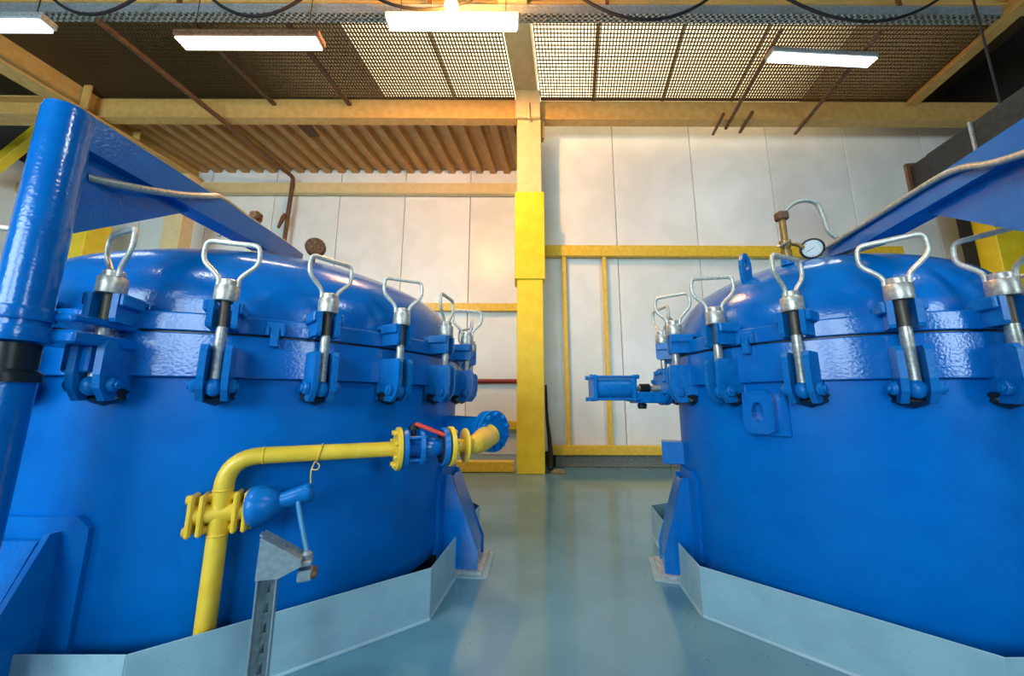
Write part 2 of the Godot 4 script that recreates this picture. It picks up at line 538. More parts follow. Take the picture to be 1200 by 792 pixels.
func build_ceiling() -> void:
	# upper roof
	var st := ns()
	slab(st, [Vector2(-9.6, -4.0), Vector2(8.0, -4.0), Vector2(8.0, 6.2), Vector2(-9.6, 6.2)], 5.68, 0.16)
	var ce := struct("ceiling", st, M.roof)
	tag(ce, "upper roof seen through the mesh walkway", "ceiling")
	# translucent roof lights over the mesh, right of the light fittings
	var n := 0
	for k in 6:
		st = ns()
		var a := -2.15 + 1.12 * k
		var pl := []
		for c in [[a + 0.03, 3.4], [a + 1.09, 3.4], [a + 1.09, 5.2], [a + 0.03, 5.2]]:
			var p := at(c[0], 0, c[1], 4.6)
			pl.append(Vector2(p.x, -p.z))
		slab(st, pl, 5.57, 0.02)
		var o := struct("window_%d" % (k + 4), st, M.sky_pane)
		tag(o, "pale roof light above the mesh walkway, number %s from the left" % ["one", "two", "three", "four", "five", "six"][k], "roof light")
	area(Vector3(0.8, 5.5, -4.2), Vector3(0, -1, 0), 5.4, 1.4, Color(1.0, 0.88, 0.68), 0.8)

	# mesh walkway: steel grating between the two cross beams
	var gm := ["left", "right"]
	for part in 2:
		st = ns()
		var x0: float = [-6.2, 0.34][part]
		var x1: float = [0.0, 5.3][part]
		var x := x0
		while x < x1:
			beam(st, at(x, 4.68, 3.12), at(x, 4.68, 4.2), 0.011, 0.03, 0.0)
			x += 0.036
		for k in 24:
			var d := 3.14 + 0.045 * k
			box(st, Vector3((x0 + x1) * 0.5 + SK * (d - 4.0), 4.678, -d), Vector3(x1 - x0, 0.01, 0.007))
		var g := base("walkway_grating", Vector3.ZERO, ["steel mesh walkway grating left of the centre roof beam", "steel mesh walkway grating right of the centre roof beam"][part], "grating", "mesh walkway gratings")
		var gb := obj("mesh_bars", st, M.grate, g)
		tag(gb, "", "", "", "stuff")
		st = ns()
		for d in [3.13, 4.19]:
			box(st, Vector3((x0 + x1) * 0.5 + SK * (d - 4.0), 4.68, -d), Vector3(x1 - x0, 0.05, 0.012), 0.002)
		obj("edge_frame", st, M.grate, g)

	# cross beam over the column, left and right of it
	for s in [[-6.3, 0.05, 4.36, "left"], [0.36, 6.6, 4.35, "right"]]:
		var b := base("cross_beam", Vector3.ZERO, "cream steel cross beam joining the %s side of the column head" % s[3], "beam", "cross beams at the column head")
		st = ns()
		ibeam(st, Vector3(s[0], s[2] + 0.135, -4.22), Vector3(s[1], s[2] + 0.135, -4.22), 0.13, 0.27)
		obj("section", st, M.tan, b)
		st = ns()
		box(st, Vector3((s[0] + s[1]) * 0.5, s[2] + 0.135, -4.162), Vector3(s[1] - s[0], 0.262, 0.012), 0.002)
		obj("cover_plate", st, M.tan, b)
	# front beam above the tray
	st = ns()
	ibeam(st, Vector3(-6.6, 4.84, -3.08), Vector3(6.4, 4.84, -3.08), 0.12, 0.3)
	tag(obj("cross_beam", st, M.tan), "beige roof beam above the perforated cable tray at the top edge", "beam")
	# centre beam running towards the viewer
	st = ns()
	var cb := base("roof_beam", Vector3.ZERO, "cream box beam running from the column head towards the viewer", "beam")
	beam(st, at(0.165, 4.80, 2.6, 4.03), at(0.165, 4.80, 4.1, 4.03), 0.285, 0.29)
	obj("section", st, M.cream, cb)
	st = ns()
	box(st, Vector3(0.19, 4.46, -4.045), Vector3(0.31, 0.4, 0.05), 0.008)
	obj("end_plate", st, M.cream, cb)
	st = ns()
	rod(st, Vector3(0.2, 4.22, -4.0), Vector3(0.2, 4.44, -4.0), 0.017, 10)
	obj("guide_pin", st, M.cream, cb)
	# beam along the right end of the mesh
	st = ns()
	ibeam(st, at(5.15, 4.66, 2.7), at(5.15, 4.66, 4.2), 0.14, 0.2)
	tag(obj("roof_beam", st, M.tan), "ochre beam slanting along the right end of the mesh walkway", "beam")

	# corrugated deck over the left bay: each sheet has trapezoid ribs running in depth
	var dk := base("roof_deck", Vector3.ZERO, "corrugated steel roof deck over the left bay", "roof deck")
	for s in 6:
		st = ns()
		st.set_smooth_group(-1)
		var x := -6.5 + 1.14 * s
		var pr := []
		for k in 5:
			var u := x + 0.228 * k
			pr.append_array([Vector2(u, 4.56), Vector2(u + 0.075, 4.56), Vector2(u + 0.1, 4.485), Vector2(u + 0.2, 4.485), Vector2(u + 0.228, 4.56)])
		for k in pr.size() - 1:
			var p: Vector2 = pr[k]
			var q: Vector2 = pr[k + 1]
			if p.distance_to(q) < 0.001: continue
			quad(st, at(p.x, p.y, 4.24, 4.9), at(q.x, q.y, 4.24, 4.9), at(q.x, q.y, 5.52, 4.9), at(p.x, p.y, 5.52, 4.9), Vector3(p.x, 6, -4.9))
			quad(st, at(p.x, p.y + 0.006, 4.24, 4.9), at(q.x, q.y + 0.006, 4.24, 4.9), at(q.x, q.y + 0.006, 5.52, 4.9), at(p.x, p.y + 0.006, 5.52, 4.9), Vector3(p.x, 3, -4.9))
		obj("deck_sheet", st, M.deck, dk)
	# girders on the left
	var gd := base("roof_girder", Vector3.ZERO, "long beige girder running in depth above the left post", "girder")
	st = ns()
	ibeam(st, at(-5.42, 4.52, 2.3, 4.2), at(-5.42, 4.52, 5.5, 4.2), 0.24, 0.42, 0.025)
	obj("section", st, M.tan, gd)
	for k in 2:
		st = ns()
		box(st, at(-5.32, 4.52, 4.0 + 0.55 * k, 4.2), Vector3(0.1, 0.36, 0.02), 0.002)
		obj("stiffener", st, M.tan, gd)
	st = ns()
	ibeam(st, Vector3(-8.2, 4.33, -4.0), Vector3(-5.45, 4.3, -4.0), 0.2, 0.26, 0.02)
	tag(obj("cross_beam", st, M.tan), "beige beam end at the upper left corner beside the blue post", "beam")
	# rail under the deck at the back wall
	st = ns()
	box(st, Vector3(-3.9, 4.15, -5.44), Vector3(8.6, 0.18, 0.1), 0.006)
	tag(obj("wall_rail", st, M.cream), "cream horizontal rail along the top of the left back wall", "rail")
	# posts at the left
	st = ns()
	box(st, Vector3(-4.8, 2.0, -4.9), Vector3(0.26, 4.0, 0.2), 0.006)
	tag(obj("wall_post", st, M.cream), "cream steel post rising behind the left vessel under the blue arm", "post")
	st = ns()
	box(st, Vector3(-6.15, 1.7, -4.9), Vector3(0.46, 3.4, 0.3), 0.006)
	tag(obj("steel_column", st, M.yellow_col), "yellow column behind the blue post of the left vessel", "column")
	st = ns()
	beam(st, Vector3(-7.9, 4.02, -4.95), Vector3(-6.6, 5.5, -4.95), 0.12, 0.14)
	tag(obj("diagonal_brace", st, M.yellow_col), "yellow diagonal brace at the left edge behind the blue post", "brace")
	var yc := base("steel_column", Vector3(5.95, 0, -4.2), "yellow column behind the right vessel under its blue arm", "column")
	st = ns()
	box(st, Vector3(0.06, 1.65, 0), Vector3(0.48, 3.3, 0.24), 0.006)
	obj("shaft", st, M.yellow_col, yc)
	st = ns()
	box(st, Vector3(-0.24, 1.65, -0.1), Vector3(0.1, 3.3, 0.06), 0.0)
	obj("back_channel", st, M.dark_clad, yc)

func build_wall_things() -> void:
	# main column: yellow guard with a wider sleeve, cream shaft above
	var c := base("steel_column", Vector3(0.208, 0, -4.21), "tall yellow painted column between the two vessels, cream at its head", "column")
	var st := ns()
	box(st, Vector3(0, 1.08, 0), Vector3(0.30, 2.16, 0.30), 0.006)
	obj("yellow_guard", st, M.yellow_col, c)
	st = ns()
	box(st, Vector3(-0.002, 2.71, 0.0), Vector3(0.352, 1.1, 0.33), 0.006)
	obj("yellow_sleeve", st, M.yellow_col, c)
	st = ns()
	box(st, Vector3(-0.004, 3.8, 0), Vector3(0.298, 1.1, 0.28), 0.006)
	obj("shaft", st, M.cream, c)
	st = ns()
	box(st, Vector3(0.17, 4.2, 0.02), Vector3(0.05, 0.26, 0.1), 0.008)
	obj("side_bracket", st, M.tan, c)
	# right rails
	var r := base("guard_frame", Vector3(0, 0, -4.5), "yellow rail frame with two slim uprights in front of the right white wall", "guard rail")
	st = ns()
	box(st, Vector3(2.75, 2.69, 0), Vector3(4.65, 0.15, 0.08), 0.006)
	obj("top_rail", st, M.yellow, r)
	st = ns()
	box(st, Vector3(2.2, 0.197, 0), Vector3(3.5, 0.11, 0.08), 0.006)
	obj("bottom_rail", st, M.yellow, r)
	for x in [[0.668, 0.68], [1.19, 1.182]]:
		st = ns()
		beam(st, Vector3(x[0], 2.62, 0), Vector3(x[1], 0.25, 0), 0.05, 0.04, 0.004)
		obj("upright", st, M.yellow, r)
	st = ns()
	box(st, Vector3(1.2, 0.075, -4.54), Vector3(1.35, 0.15, 0.06), 0.006)
	box(st, Vector3(4.4, 0.075, -4.54), Vector3(5.03, 0.15, 0.06), 0.006)
	var bb := struct("baseboard_right", st, M.concrete)
	tag(bb, "grey concrete kerb at the foot of the right white wall", "kerb")
	# left rails
	st = ns()
	box(st, Vector3(-2.2, 2.18, -5.44), Vector3(5.0, 0.12, 0.08), 0.006)
	tag(obj("wall_rail", st, M.yellow), "pale yellow rail at mid height on the left white wall", "rail")
	st = ns()
	rod(st, Vector3(-5.0, 1.056, -5.45), Vector3(0.25, 1.056, -5.45), 0.034, 14)
	tag(obj("pipe", st, M.darkred), "dark red pipe along the left white wall", "pipe")
	st = ns()
	box(st, Vector3(-2.3, 0.06, -4.2), Vector3(4.66, 0.115, 0.1), 0.006)
	tag(obj("floor_rail", st, M.yellow), "yellow kerb rail lying on the floor left of the column", "rail")
	st = ns()
	box(st, Vector3(-2.3, 0.42, -5.44), Vector3(5.0, 0.12, 0.08), 0.006)
	tag(obj("wall_rail", st, M.yellow), "low yellow rail on the left wall behind the blue pipe flange", "rail")
	# dark strip and cloth bundle at the column foot
	st = ns()
	tube(st, curve([Vector3(0.392, 0.95, -4.25), Vector3(0.398, 0.6, -4.22), Vector3(0.42, 0.35, -4.19), Vector3(0.43, 0.12, -4.17), Vector3(0.42, 0.03, -4.14)]), [.012, .012, .014, .014, .016, .016, .018, .018, .02, .02, .022, .022, .024, .024, .026, .026, .028, .028, .03, .03, .03, .03, .03, .028, .022], 8)
	tag(obj("hanging_strap", st, M.dark_clad), "dark brown strap hanging beside the foot of the yellow column", "strap")
	st = ns()
	var rng := RandomNumberGenerator.new()
	rng.seed = 4
	var pr := []
	for k in 7:
		var t := float(k) / 6.0
		pr.append(Vector2(0.075 * sqrt(maxf(0.0, 1.0 - pow(t, 2.2))) * rng.randf_range(0.9, 1.08) if k < 6 else 0.0, 0.055 * t))
	lathe(st, pr, 14, Transform3D(Basis.from_scale(Vector3(1.15, 1, 0.8)), Vector3(0.5, 0.0, -4.09)))
	tag(obj("cloth_bundle", st, M.cloth), "crumpled grey cloth bundle on the floor beside the yellow column", "cloth")

	# ventilation duct on the right
	var du := base("air_duct", Vector3.ZERO, "grey rectangular air duct with flanged joints at the upper right", "duct")
	var o0 := 3.9 + 0.16
	for k in 4:
		var d1 := 3.06 - 0.4 * k
		st = ns()
		beam(st, at(o0, 2.85, d1 - 0.38, 3.15), at(o0, 2.85, d1, 3.15), 0.32, 0.42, 0.004)
		obj("duct_section", st, M.duct, du)
		st = ns()
		beam(st, at(o0, 2.85, d1 - 0.4, 3.15), at(o0, 2.85, d1 - 0.38, 3.15), 0.35, 0.45, 0.002)
		obj("joint_flange", st, M.galv, du)
	st = ns()
	beam(st, at(o0, 2.85, 3.07, 3.15), at(o0, 2.85, 3.24, 3.15), 0.3, 0.42, 0.004)
	obj("intake_grille", st, M.black, du)
	st = ns()
	beam(st, at(o0, 2.85, 3.24, 3.15), at(o0, 2.85, 3.27, 3.15), 0.36, 0.5, 0.003)
	obj("end_frame", st, M.brown, du)
	st = ns()
	for k in 2:
		rod(st, at(o0, 3.05, 2.6 - 0.8 * k, 3.15), at(o0, 5.55, 2.6 - 0.8 * k, 3.15), 0.008, 6)
	obj("hanger_rod", st, M.dark_clad, du)

	# cable tray across the top
	var tr := base("cable_tray", Vector3(0, 4.35, -2.9), "perforated galvanised cable tray spanning the top of the picture", "cable tray")
	st = ns()
	for z in [0.045, -0.045]:
		box(st, Vector3(-0.2, 0.045, z), Vector3(9.6, 0.09, 0.004))
		box(st, Vector3(-0.2, 0.09, z), Vector3(9.6, 0.006, 0.012))
	obj("side_rail", st, M.galv, tr)
	st = ns()
	for k in 3:
		box(st, Vector3(-0.2, 0, -0.038 + 0.038 * k), Vector3(9.6, 0.003, 0.014))
	for k in 160:
		box(st, Vector3(-4.98 + 0.06 * k, 0, 0), Vector3(0.024, 0.003, 0.09))
	var pb := obj("perforated_bottom", st, M.galv, tr)
	tag(pb, "", "", "", "stuff")
	for x in [-3.2, -0.8, 0.9, 3.7]:
		st = ns()
		box(st, Vector3(x, 0.22, 0.0), Vector3(0.03, 0.3, 0.03), 0.002)
		obj("hanger", st, M.rust, tr)
	# black cables swagging below the beam in front of the tray
	var px := [[-4.4, -3.2], [-2.95, -1.7], [-1.55, -0.05], [0.4, 2.0], [2.25, 4.1]]
	for k in 5:
		st = ns()
		var a: float = px[k][0]
		var b: float = px[k][1]
		var pts := []
		for i in 17:
			var t := float(i) / 16
			pts.append(Vector3(lerpf(a, b, t), 4.72 - (0.36 if k == 2 else 0.45) * (1.0 - pow(absf(2 * t - 1), 2.0)) - 0.012 * k - 0.1, -2.735))
		tube(st, pts, 0.013, 8)
		tag(obj("cable", st, M.rubber), "black cable sagging in front of the tray, %s" % ["leftmost loop", "second loop from the left", "middle loop under the added bright lamp", "fourth loop from the left", "rightmost loop"][k], "cable", "black cables at the top")

	# conduits and hanging bars under the roof
	var cd := base("conduit", Vector3.ZERO, "brown conduit running under the deck and down the left back wall", "conduit")
	st = ns()
	tube(st, rounded([at(-3.535, 4.308, 2.9, 5.35), at(-3.535, 4.308, 5.36, 5.35), Vector3(-3.58, 2.4, -5.36)], 0.06), 0.031, 10)
	obj("pipe_run", st, M.brown, cd)
	st = ns()
	tube(st, [Vector3(-3.66, 3.42, -5.33), Vector3(-3.6, 3.6, -5.33), Vector3(-3.58, 3.66, -5.33)], [0.02, 0.034, 0.02], 8)
	obj("cable_gland", st, M.rust, cd)
	for b in [[-3.03, 4.5, 3.0, 4.55, "brown bar under the mesh ending at a dark bracket, left of the added warm lamp"], [-2.06, 4.5, 3.0, 4.52, "brown bar under the mesh just left of the brightest light fitting"]]:
		var hb := base("hanger_bar", Vector3.ZERO, b[4], "bar", "bars under the left mesh")
		st = ns()
		beam(st, at(b[0], b[1] + 0.05, b[2], b[3]), at(b[0], b[1] + 0.05, b[3], b[3]), 0.05, 0.035, 0.003)
		obj("bar", st, M.brown, hb)
		if b[0] < -2.5:
			st = ns()
			box(st, at(b[0] + 0.2, 4.5, 4.5, 4.55), Vector3(0.16, 0.06, 0.3), 0.004)
			obj("bracket", st, M.rust, hb)
	for b in [[2.82, 2.98, 4.29, 0.035, "long dark rail above the left end of the right light fitting"], [3.81, 2.98, 4.38, 0.035, "long dark rail above the right end of the right light fitting"], [2.71, 4.03, 4.40, 0.03, "short dark stub bar left of the long rail on the right cross beam"], [3.05, 4.0, 4.36, 0.035, "short dark stub bar right of the long rail on the right cross beam"]]:
		st = ns()
		beam(st, at(b[0], 4.33, b[1], b[2]), at(b[0], 4.33, b[2], b[2]), b[3], 0.03, 0.003)
		tag(obj("hanger_rail", st, M.brown), b[4], "rail", "rails under the right cross beam")

func fitting(where: Vector3, yaw: float, l: float, w: float, label: String, dm: Material, frame: Material, lc: Color, e: float, hang := 0.3) -> void:
	var f := base("light_fitting", where, label, "light", "linear light fittings")
	f.rotation.y = yaw
	var st := ns()
	box(st, Vector3(0, 0.05, 0), Vector3(l, 0.06, w), 0.008)
	obj("housing", st, frame, f)
	st = ns()
	for k in 2:
		box(st, Vector3(0, 0.008, (k - 0.5) * w * 0.47), Vector3(l - 0.04, 0.02, w * 0.44), 0.006)
		obj("diffuser", st, dm, f)
		st = ns()
	for s in [-1.0, 1.0]:
		st = ns()
		rod(st, Vector3(s * l * 0.4, 0.07, 0), Vector3(s * l * 0.4, hang, 0), 0.004, 6)
		obj("hanger", st, M.dark_clad, f)
	var l3 := AreaLight3D.new()
	l3.name = "tube_light"
	l3.area_size = Vector2(l - 0.04, w * 0.9)
	l3.light_color = lc
	l3.light_energy = e
	l3.shadow_enabled = true
	l3.area_range = 30.0
	f.add_child(l3)
	l3.position = Vector3(0, -0.01, 0)
	l3.rotation.x = -PI / 2

func build_lights() -> void:
	var cool := Color(0.92, 0.97, 1.0)
	fitting(Vector3(-2.1, 3.56, -2.47), 0.0, 1.15, 0.12, "wide framed light fitting at the upper left over the left vessel", M.led_warm, M.brown, Color(1, 0.93, 0.82), 1.0, 2.02)
	fitting(Vector3(-0.555, 4.17, -2.82), 0.0, 1.22, 0.13, "brightest light fitting at the top centre beside the added warm lamp", M.led_warm, M.white, Color(1, 0.93, 0.82), 1.0, 1.42)
	fitting(Vector3(3.185, 4.23, -3.215), 0.05, 1.135, 0.12, "cool white light fitting hung between the dark rails at the right", M.led, M.galv, cool, 0.8, 0.082)
	fitting(Vector3(-4.12, 3.56, -2.34), 0.0, 1.15, 0.11, "light fitting cut by the left edge at the top", M.led, M.galv, cool, 0.8, 2.02)
	fitting(Vector3(-2.4, 4.2, 0.6), 0.0, 1.22, 0.13, "added unseen light fitting overhead behind the viewer on the left", M.led, M.galv, cool, 7.0, 1.4)  # out of view, added to brighten the near floor and vessel fronts
	fitting(Vector3(2.6, 4.2, 0.6), 0.0, 1.22, 0.13, "added unseen light fitting overhead behind the viewer on the right", M.led, M.galv, cool, 7.0, 1.4)  # second unseen fitting, added as fill for the right side
	# warm lamp added near the tray to tint the ceiling orange
	var l := base("added_warm_lamp", Vector3(-0.53, 4.1, -2.6), "added warm glowing lamp at the top centre above the cable tray", "lamp")
	var st := ns()
	ball(st, Vector3(0, 0, 0), 0.06)
	obj("bulb", st, M.warm, l)
	st = ns()
	lathe(st, [Vector2(0.0, 0.14), Vector2(0.03, 0.14), Vector2(0.035, 0.06), Vector2(0.03, 0.05), Vector2(0, 0.05)], 16)
	obj("socket", st, M.dark_clad, l)
	var o := OmniLight3D.new()
	o.name = "added_lamp_light"
	o.light_color = Color(1.0, 0.68, 0.32)
	o.light_energy = 6.0
	o.light_size = 0.06
	o.omni_range = 25.0
	o.omni_attenuation = 2.0
	o.shadow_enabled = true
	l.add_child(o)

# ---------------------------------------------------------------- vessels
var clamp_mesh := {}

func make_clamp_meshes() -> void:
	# local frame: x tangent, y up, z outward; origin on the rod axis at floor level
	var st := ns()
	for s in [-1.0, 1.0]:
		plate(st, [Vector2(-0.085, 0.765), Vector2(0.012, 0.758), Vector2(0.042, 0.79), Vector2(0.05, 0.825), Vector2(0.05, 0.9), Vector2(0.038, 0.914), Vector2(-0.085, 0.914)], 0.02, Transform3D(Basis(Vector3(0, 0, 1), Vector3.UP, Vector3(-1, 0, 0)), Vector3(s * 0.034, 0, 0)))
	box(st, Vector3(0, 0.84, -0.075), Vector3(0.09, 0.13, 0.02), 0.004)
	clamp_mesh.fork = fin(st)
	st = ns()
	rod(st, Vector3(-0.058, 0.8, 0.008), Vector3(0.058, 0.8, 0.008), 0.012, 12, 0.002)
	for s in [-1.0, 1.0]:
		hexbolt(st, Vector3(s * 0.046, 0.8, 0.008), Vector3(s * 0.064, 0.8, 0.008), 0.021)
		hexbolt(st, Vector3(s * 0.064, 0.8, 0.008), Vector3(s * 0.072, 0.8, 0.008), 0.012)
	clamp_mesh.pin = fin(st)
	st = ns()
	ball(st, Vector3(0, 0.797, 0.012), 0.026)
	clamp_mesh.eye = fin(st)
	st = ns()
	var gr := []
	var jag := [0.0, 0.03, 0.05, 0.046, 0.055, 0.036, 0.0]
	for k in 7: gr.append(Vector2(jag[k], 0.744 + 0.01 * k))
	lathe(st, gr, 9, Transform3D(Basis.from_scale(Vector3(1.15, 1, 0.8)), Vector3(0, 0, -0.05)))
	clamp_mesh.grease = fin(st)
	st = ns()
	lathe(st, [Vector2(0, 0.8), Vector2(0.0165, 0.8), Vector2(0.0165, 0.9), Vector2(0.0175, 0.902), Vector2(0.0175, 0.968), Vector2(0, 0.968)], 16, Transform3D(Basis.IDENTITY, Vector3(0, 0, 0.006)))
	clamp_mesh.rod = fin(st)
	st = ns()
	lathe(st, [Vector2(0, 0.966), Vector2(0.0165, 0.966), Vector2(0.0165, 1.05), Vector2(0, 1.05)], 16, Transform3D(Basis.IDENTITY, Vector3(0, 0, 0.006)))  # upper end of the rod, shade inside the bracket put into its colour
	clamp_mesh.shaded_rod = fin(st)
	st = ns()
	for s in [-1.0, 1.0]:
		plate(st, [Vector2(-0.1, 0.965), Vector2(0.03, 0.965), Vector2(0.036, 0.975), Vector2(0.036, 1.042), Vector2(-0.1, 1.042)], 0.018, Transform3D(Basis(Vector3(0, 0, 1), Vector3.UP, Vector3(-1, 0, 0)), Vector3(s * 0.036, 0, 0)))
		box(st, Vector3(s * 0.051, 1.026, -0.018), Vector3(0.016, 0.034, 0.1), 0.004)
	box(st, Vector3(0, 1.0, -0.085), Vector3(0.09, 0.07, 0.03), 0.004)
	clamp_mesh.bracket = fin(st)
	st = ns()
	lathe(st, [Vector2(0, 1.044), Vector2(0.037, 1.044), Vector2(0.0385, 1.048), Vector2(0.0385, 1.086), Vector2(0.036, 1.09), Vector2(0.029, 1.09), Vector2(0.029, 1.106), Vector2(0.026, 1.109), Vector2(0, 1.109)], 24, Transform3D(Basis.IDENTITY, Vector3(0, 0, 0.006)))
	clamp_mesh.nut = fin(st)
	st = ns()
	var y := 1.095
	var pts := [Vector3(-0.031, y - 0.004, 0), Vector3(-0.031, y + 0.022, 0), Vector3(-0.089, y + 0.07, 0), Vector3(-0.086, y + 0.13, 0), Vector3(0.086, y + 0.13, 0), Vector3(0.089, y + 0.07, 0), Vector3(0.031, y + 0.022, 0), Vector3(0.031, y - 0.004, 0)]
	tube(st, rounded(pts, 0.022, 4), 0.0078, 10)
	clamp_mesh.handle = fin(st)

func clamp_at(v: Node3D, deg: float, r: float, turn: float, twist: float) -> void:
	var a := deg_to_rad(deg)
	var f := inst("swing_clamp", clamp_mesh.fork, M.blue2, v)
	# z outward at azimuth a (x = cos a, z = sin a)
	var out := Vector3(cos(a), 0, sin(a))
	f.transform = Transform3D(Basis(Vector3.UP.cross(out), Vector3.UP, out) * Basis(Vector3.UP, deg_to_rad(twist)) * Basis.from_scale(Vector3(0.8, 1.0, 0.84)), out * r)
	inst("pivot_pin", clamp_mesh.pin, M.blue2, f)
	inst("eye_end", clamp_mesh.eye, M.blue2, f)
	inst("grease", clamp_mesh.grease, M.greasy, f)
	inst("bolt_rod", clamp_mesh.rod, M.steel, f)
	inst("shaded_rod", clamp_mesh.shaded_rod, M.shaded_rod, f)
	inst("bracket", clamp_mesh.bracket, M.blue2, f)
	inst("nut", clamp_mesh.nut, M.steel, f)
	var h := inst("handle", clamp_mesh.handle, M.handle, f)
	h.position = Vector3(0, 0, 0.006)
	h.rotation.y = deg_to_rad(turn)

func dome(R1: float, y0: float, Rc: float, rk: float) -> Array:
	var cx := R1 - rk
	var a := asin(cx / (Rc - rk))
	var yc := y0 - (Rc - rk) * cos(a)
	var out := []
	for k in 11:
		var t := (PI / 2 - a) * k / 10.0
		out.append(Vector2(cx + rk * cos(t), y0 + rk * sin(t)))
	for k in range(1, 13):
		var t := a * (1.0 - k / 12.0)
		out.append(Vector2(Rc * sin(t) if k < 12 else 0.0, yc + Rc * cos(t)))
	return out

func vessel_shell(v: Node3D, rb: float, rf: float, dm: Array, seg: int) -> void:
	var st := ns()
	lathe(st, [Vector2(0, 0.06), Vector2(rb - 0.1, 0.06), Vector2(rb - 0.03, 0.08), Vector2(rb, 0.14), Vector2(rb, 0.826)], seg)
	obj("body", st, M.body, v)
	st = ns()
	lathe(st, [Vector2(rb - 0.01, 0.827), Vector2(rf - 0.003, 0.827), Vector2(rf, 0.83), Vector2(rf, 0.952), Vector2(rf - 0.003, 0.955), Vector2(rb - 0.05, 0.955)], seg)
	obj("body_flange", st, M.blue, v)
	st = ns()
	lathe(st, [Vector2(rb - 0.05, 0.956), Vector2(rf - 0.012, 0.956), Vector2(rf - 0.012, 0.961), Vector2(rb - 0.05, 0.961)], seg)
	obj("gasket", st, M.greasy, v)
	st = ns()
	lathe(st, [Vector2(rb - 0.05, 0.962), Vector2(rf - 0.003, 0.962), Vector2(rf, 0.965), Vector2(rf, 1.012), Vector2(rf - 0.004, 1.017), Vector2(dm[0].x + 0.002, 1.018)], seg)
	obj("lid_flange", st, M.blue, v)
	st = ns()
	var pr := [Vector2(dm[0].x, 1.0)]
	pr.append_array(dm)
	lathe(st, pr, seg)
	obj("lid", st, M.blue, v)

func foot(v: Node3D, deg: float, rb: float, reach: float, w: float, hi: float, place := Transform3D.IDENTITY) -> void:
	var a := deg_to_rad(deg)
	var out := Vector3(cos(a), 0, sin(a))
	var xf := Transform3D(Basis(out, Vector3.UP, out.cross(Vector3.UP)), out * rb)
	# backing plate bent round the shell
	var st := ns()
	var n := 10
	var hw := (w * 0.5 + 0.07) / rb
	st.set_smooth_group(-1)
	var rr := rb + 0.014
	var sec := func(t: float, y: float, r: float) -> Vector3: return Vector3(r * cos(a + t), y, r * sin(a + t))
	var prev := []
	for i in n + 1:
		var t := -hw + 2 * hw * i / n
		var top := hi - (0.03 if i == 0 or i == n else 0.0)
		var cur := [sec.call(t, 0.1, rr), sec.call(t, top, rr), sec.call(t, top, rb - 0.01), sec.call(t, 0.1, rb - 0.01)]
		if i > 0:
			for k in 3:
				var k2: int = k + 1
				quad(st, prev[k], prev[k2], cur[k2], cur[k], sec.call(t - hw / n, (hi + 0.1) * 0.5, rb))
		if i == 0 or i == n:
			quad(st, cur[0], cur[1], cur[2], cur[3], sec.call(0, 0.3, rb))
		prev = cur
	var f := obj("support_foot", st, M.body, v)
	f.transform = place
	for s in [-1.0, 1.0]:
		st = ns()
		plate(st, [Vector2(-0.02, 0.02), Vector2(reach, 0.02), Vector2(reach, 0.1), Vector2(0.03, hi - 0.035), Vector2(-0.02, hi - 0.035)], 0.016, xf * Transform3D(Basis.IDENTITY, Vector3(0, 0, s * w * 0.5)))
		obj("gusset", st, M.blue, f)
	st = ns()
	plate(st, [Vector2(reach - 0.006, 0.02), Vector2(reach - 0.006, 0.1), Vector2(0.04, hi - 0.05), Vector2(0.028, hi - 0.05), Vector2(reach - 0.018, 0.1), Vector2(reach - 0.018, 0.02)], w - 0.02, xf)
	obj("web", st, M.blue, f)
	st = ns()
	box(st, xf * Vector3(reach * 0.5 + 0.0, 0.01, 0), Vector3(reach + 0.05, 0.022, w + 0.05), 0.004, xf.basis)
	obj("sole_plate", st, M.galv, f)
	st = ns()
	box(st, xf * Vector3(reach * 0.5, 0.002, 0), Vector3(reach + 0.1, 0.006, w + 0.1), 0.002, xf.basis)
	obj("grout_bed", st, M.skirt, f)

# folded sheet skirt made of upright panels
func skirt(label: String, pts: Array, gaps: Array) -> void:
	var s := base("sheet_skirt", Vector3.ZERO, label, "skirt", "grey sheet skirts")
	for k in pts.size() - 1:
		if k in gaps: continue
		var p: Vector2 = pts[k]
		var q: Vector2 = pts[k + 1]
		var st := ns()
		var d := (q - p).normalized()
		box(st, Vector3((p.x + q.x) * 0.5, 0.085, (p.y + q.y) * 0.5), Vector3(p.distance_to(q), 0.17, 0.004), 0.0015, Basis(Vector3(d.x, 0, d.y), Vector3.UP, Vector3(-d.y, 0, d.x)))
		obj("skirt_panel", st, M.skirt, s)
		st = ns()
		tube(st, [Vector3(p.x, 0.003, p.y), Vector3(q.x, 0.003, q.y)], 0.008, 6)
		obj("sealant_bead", st, M.skirt, s)

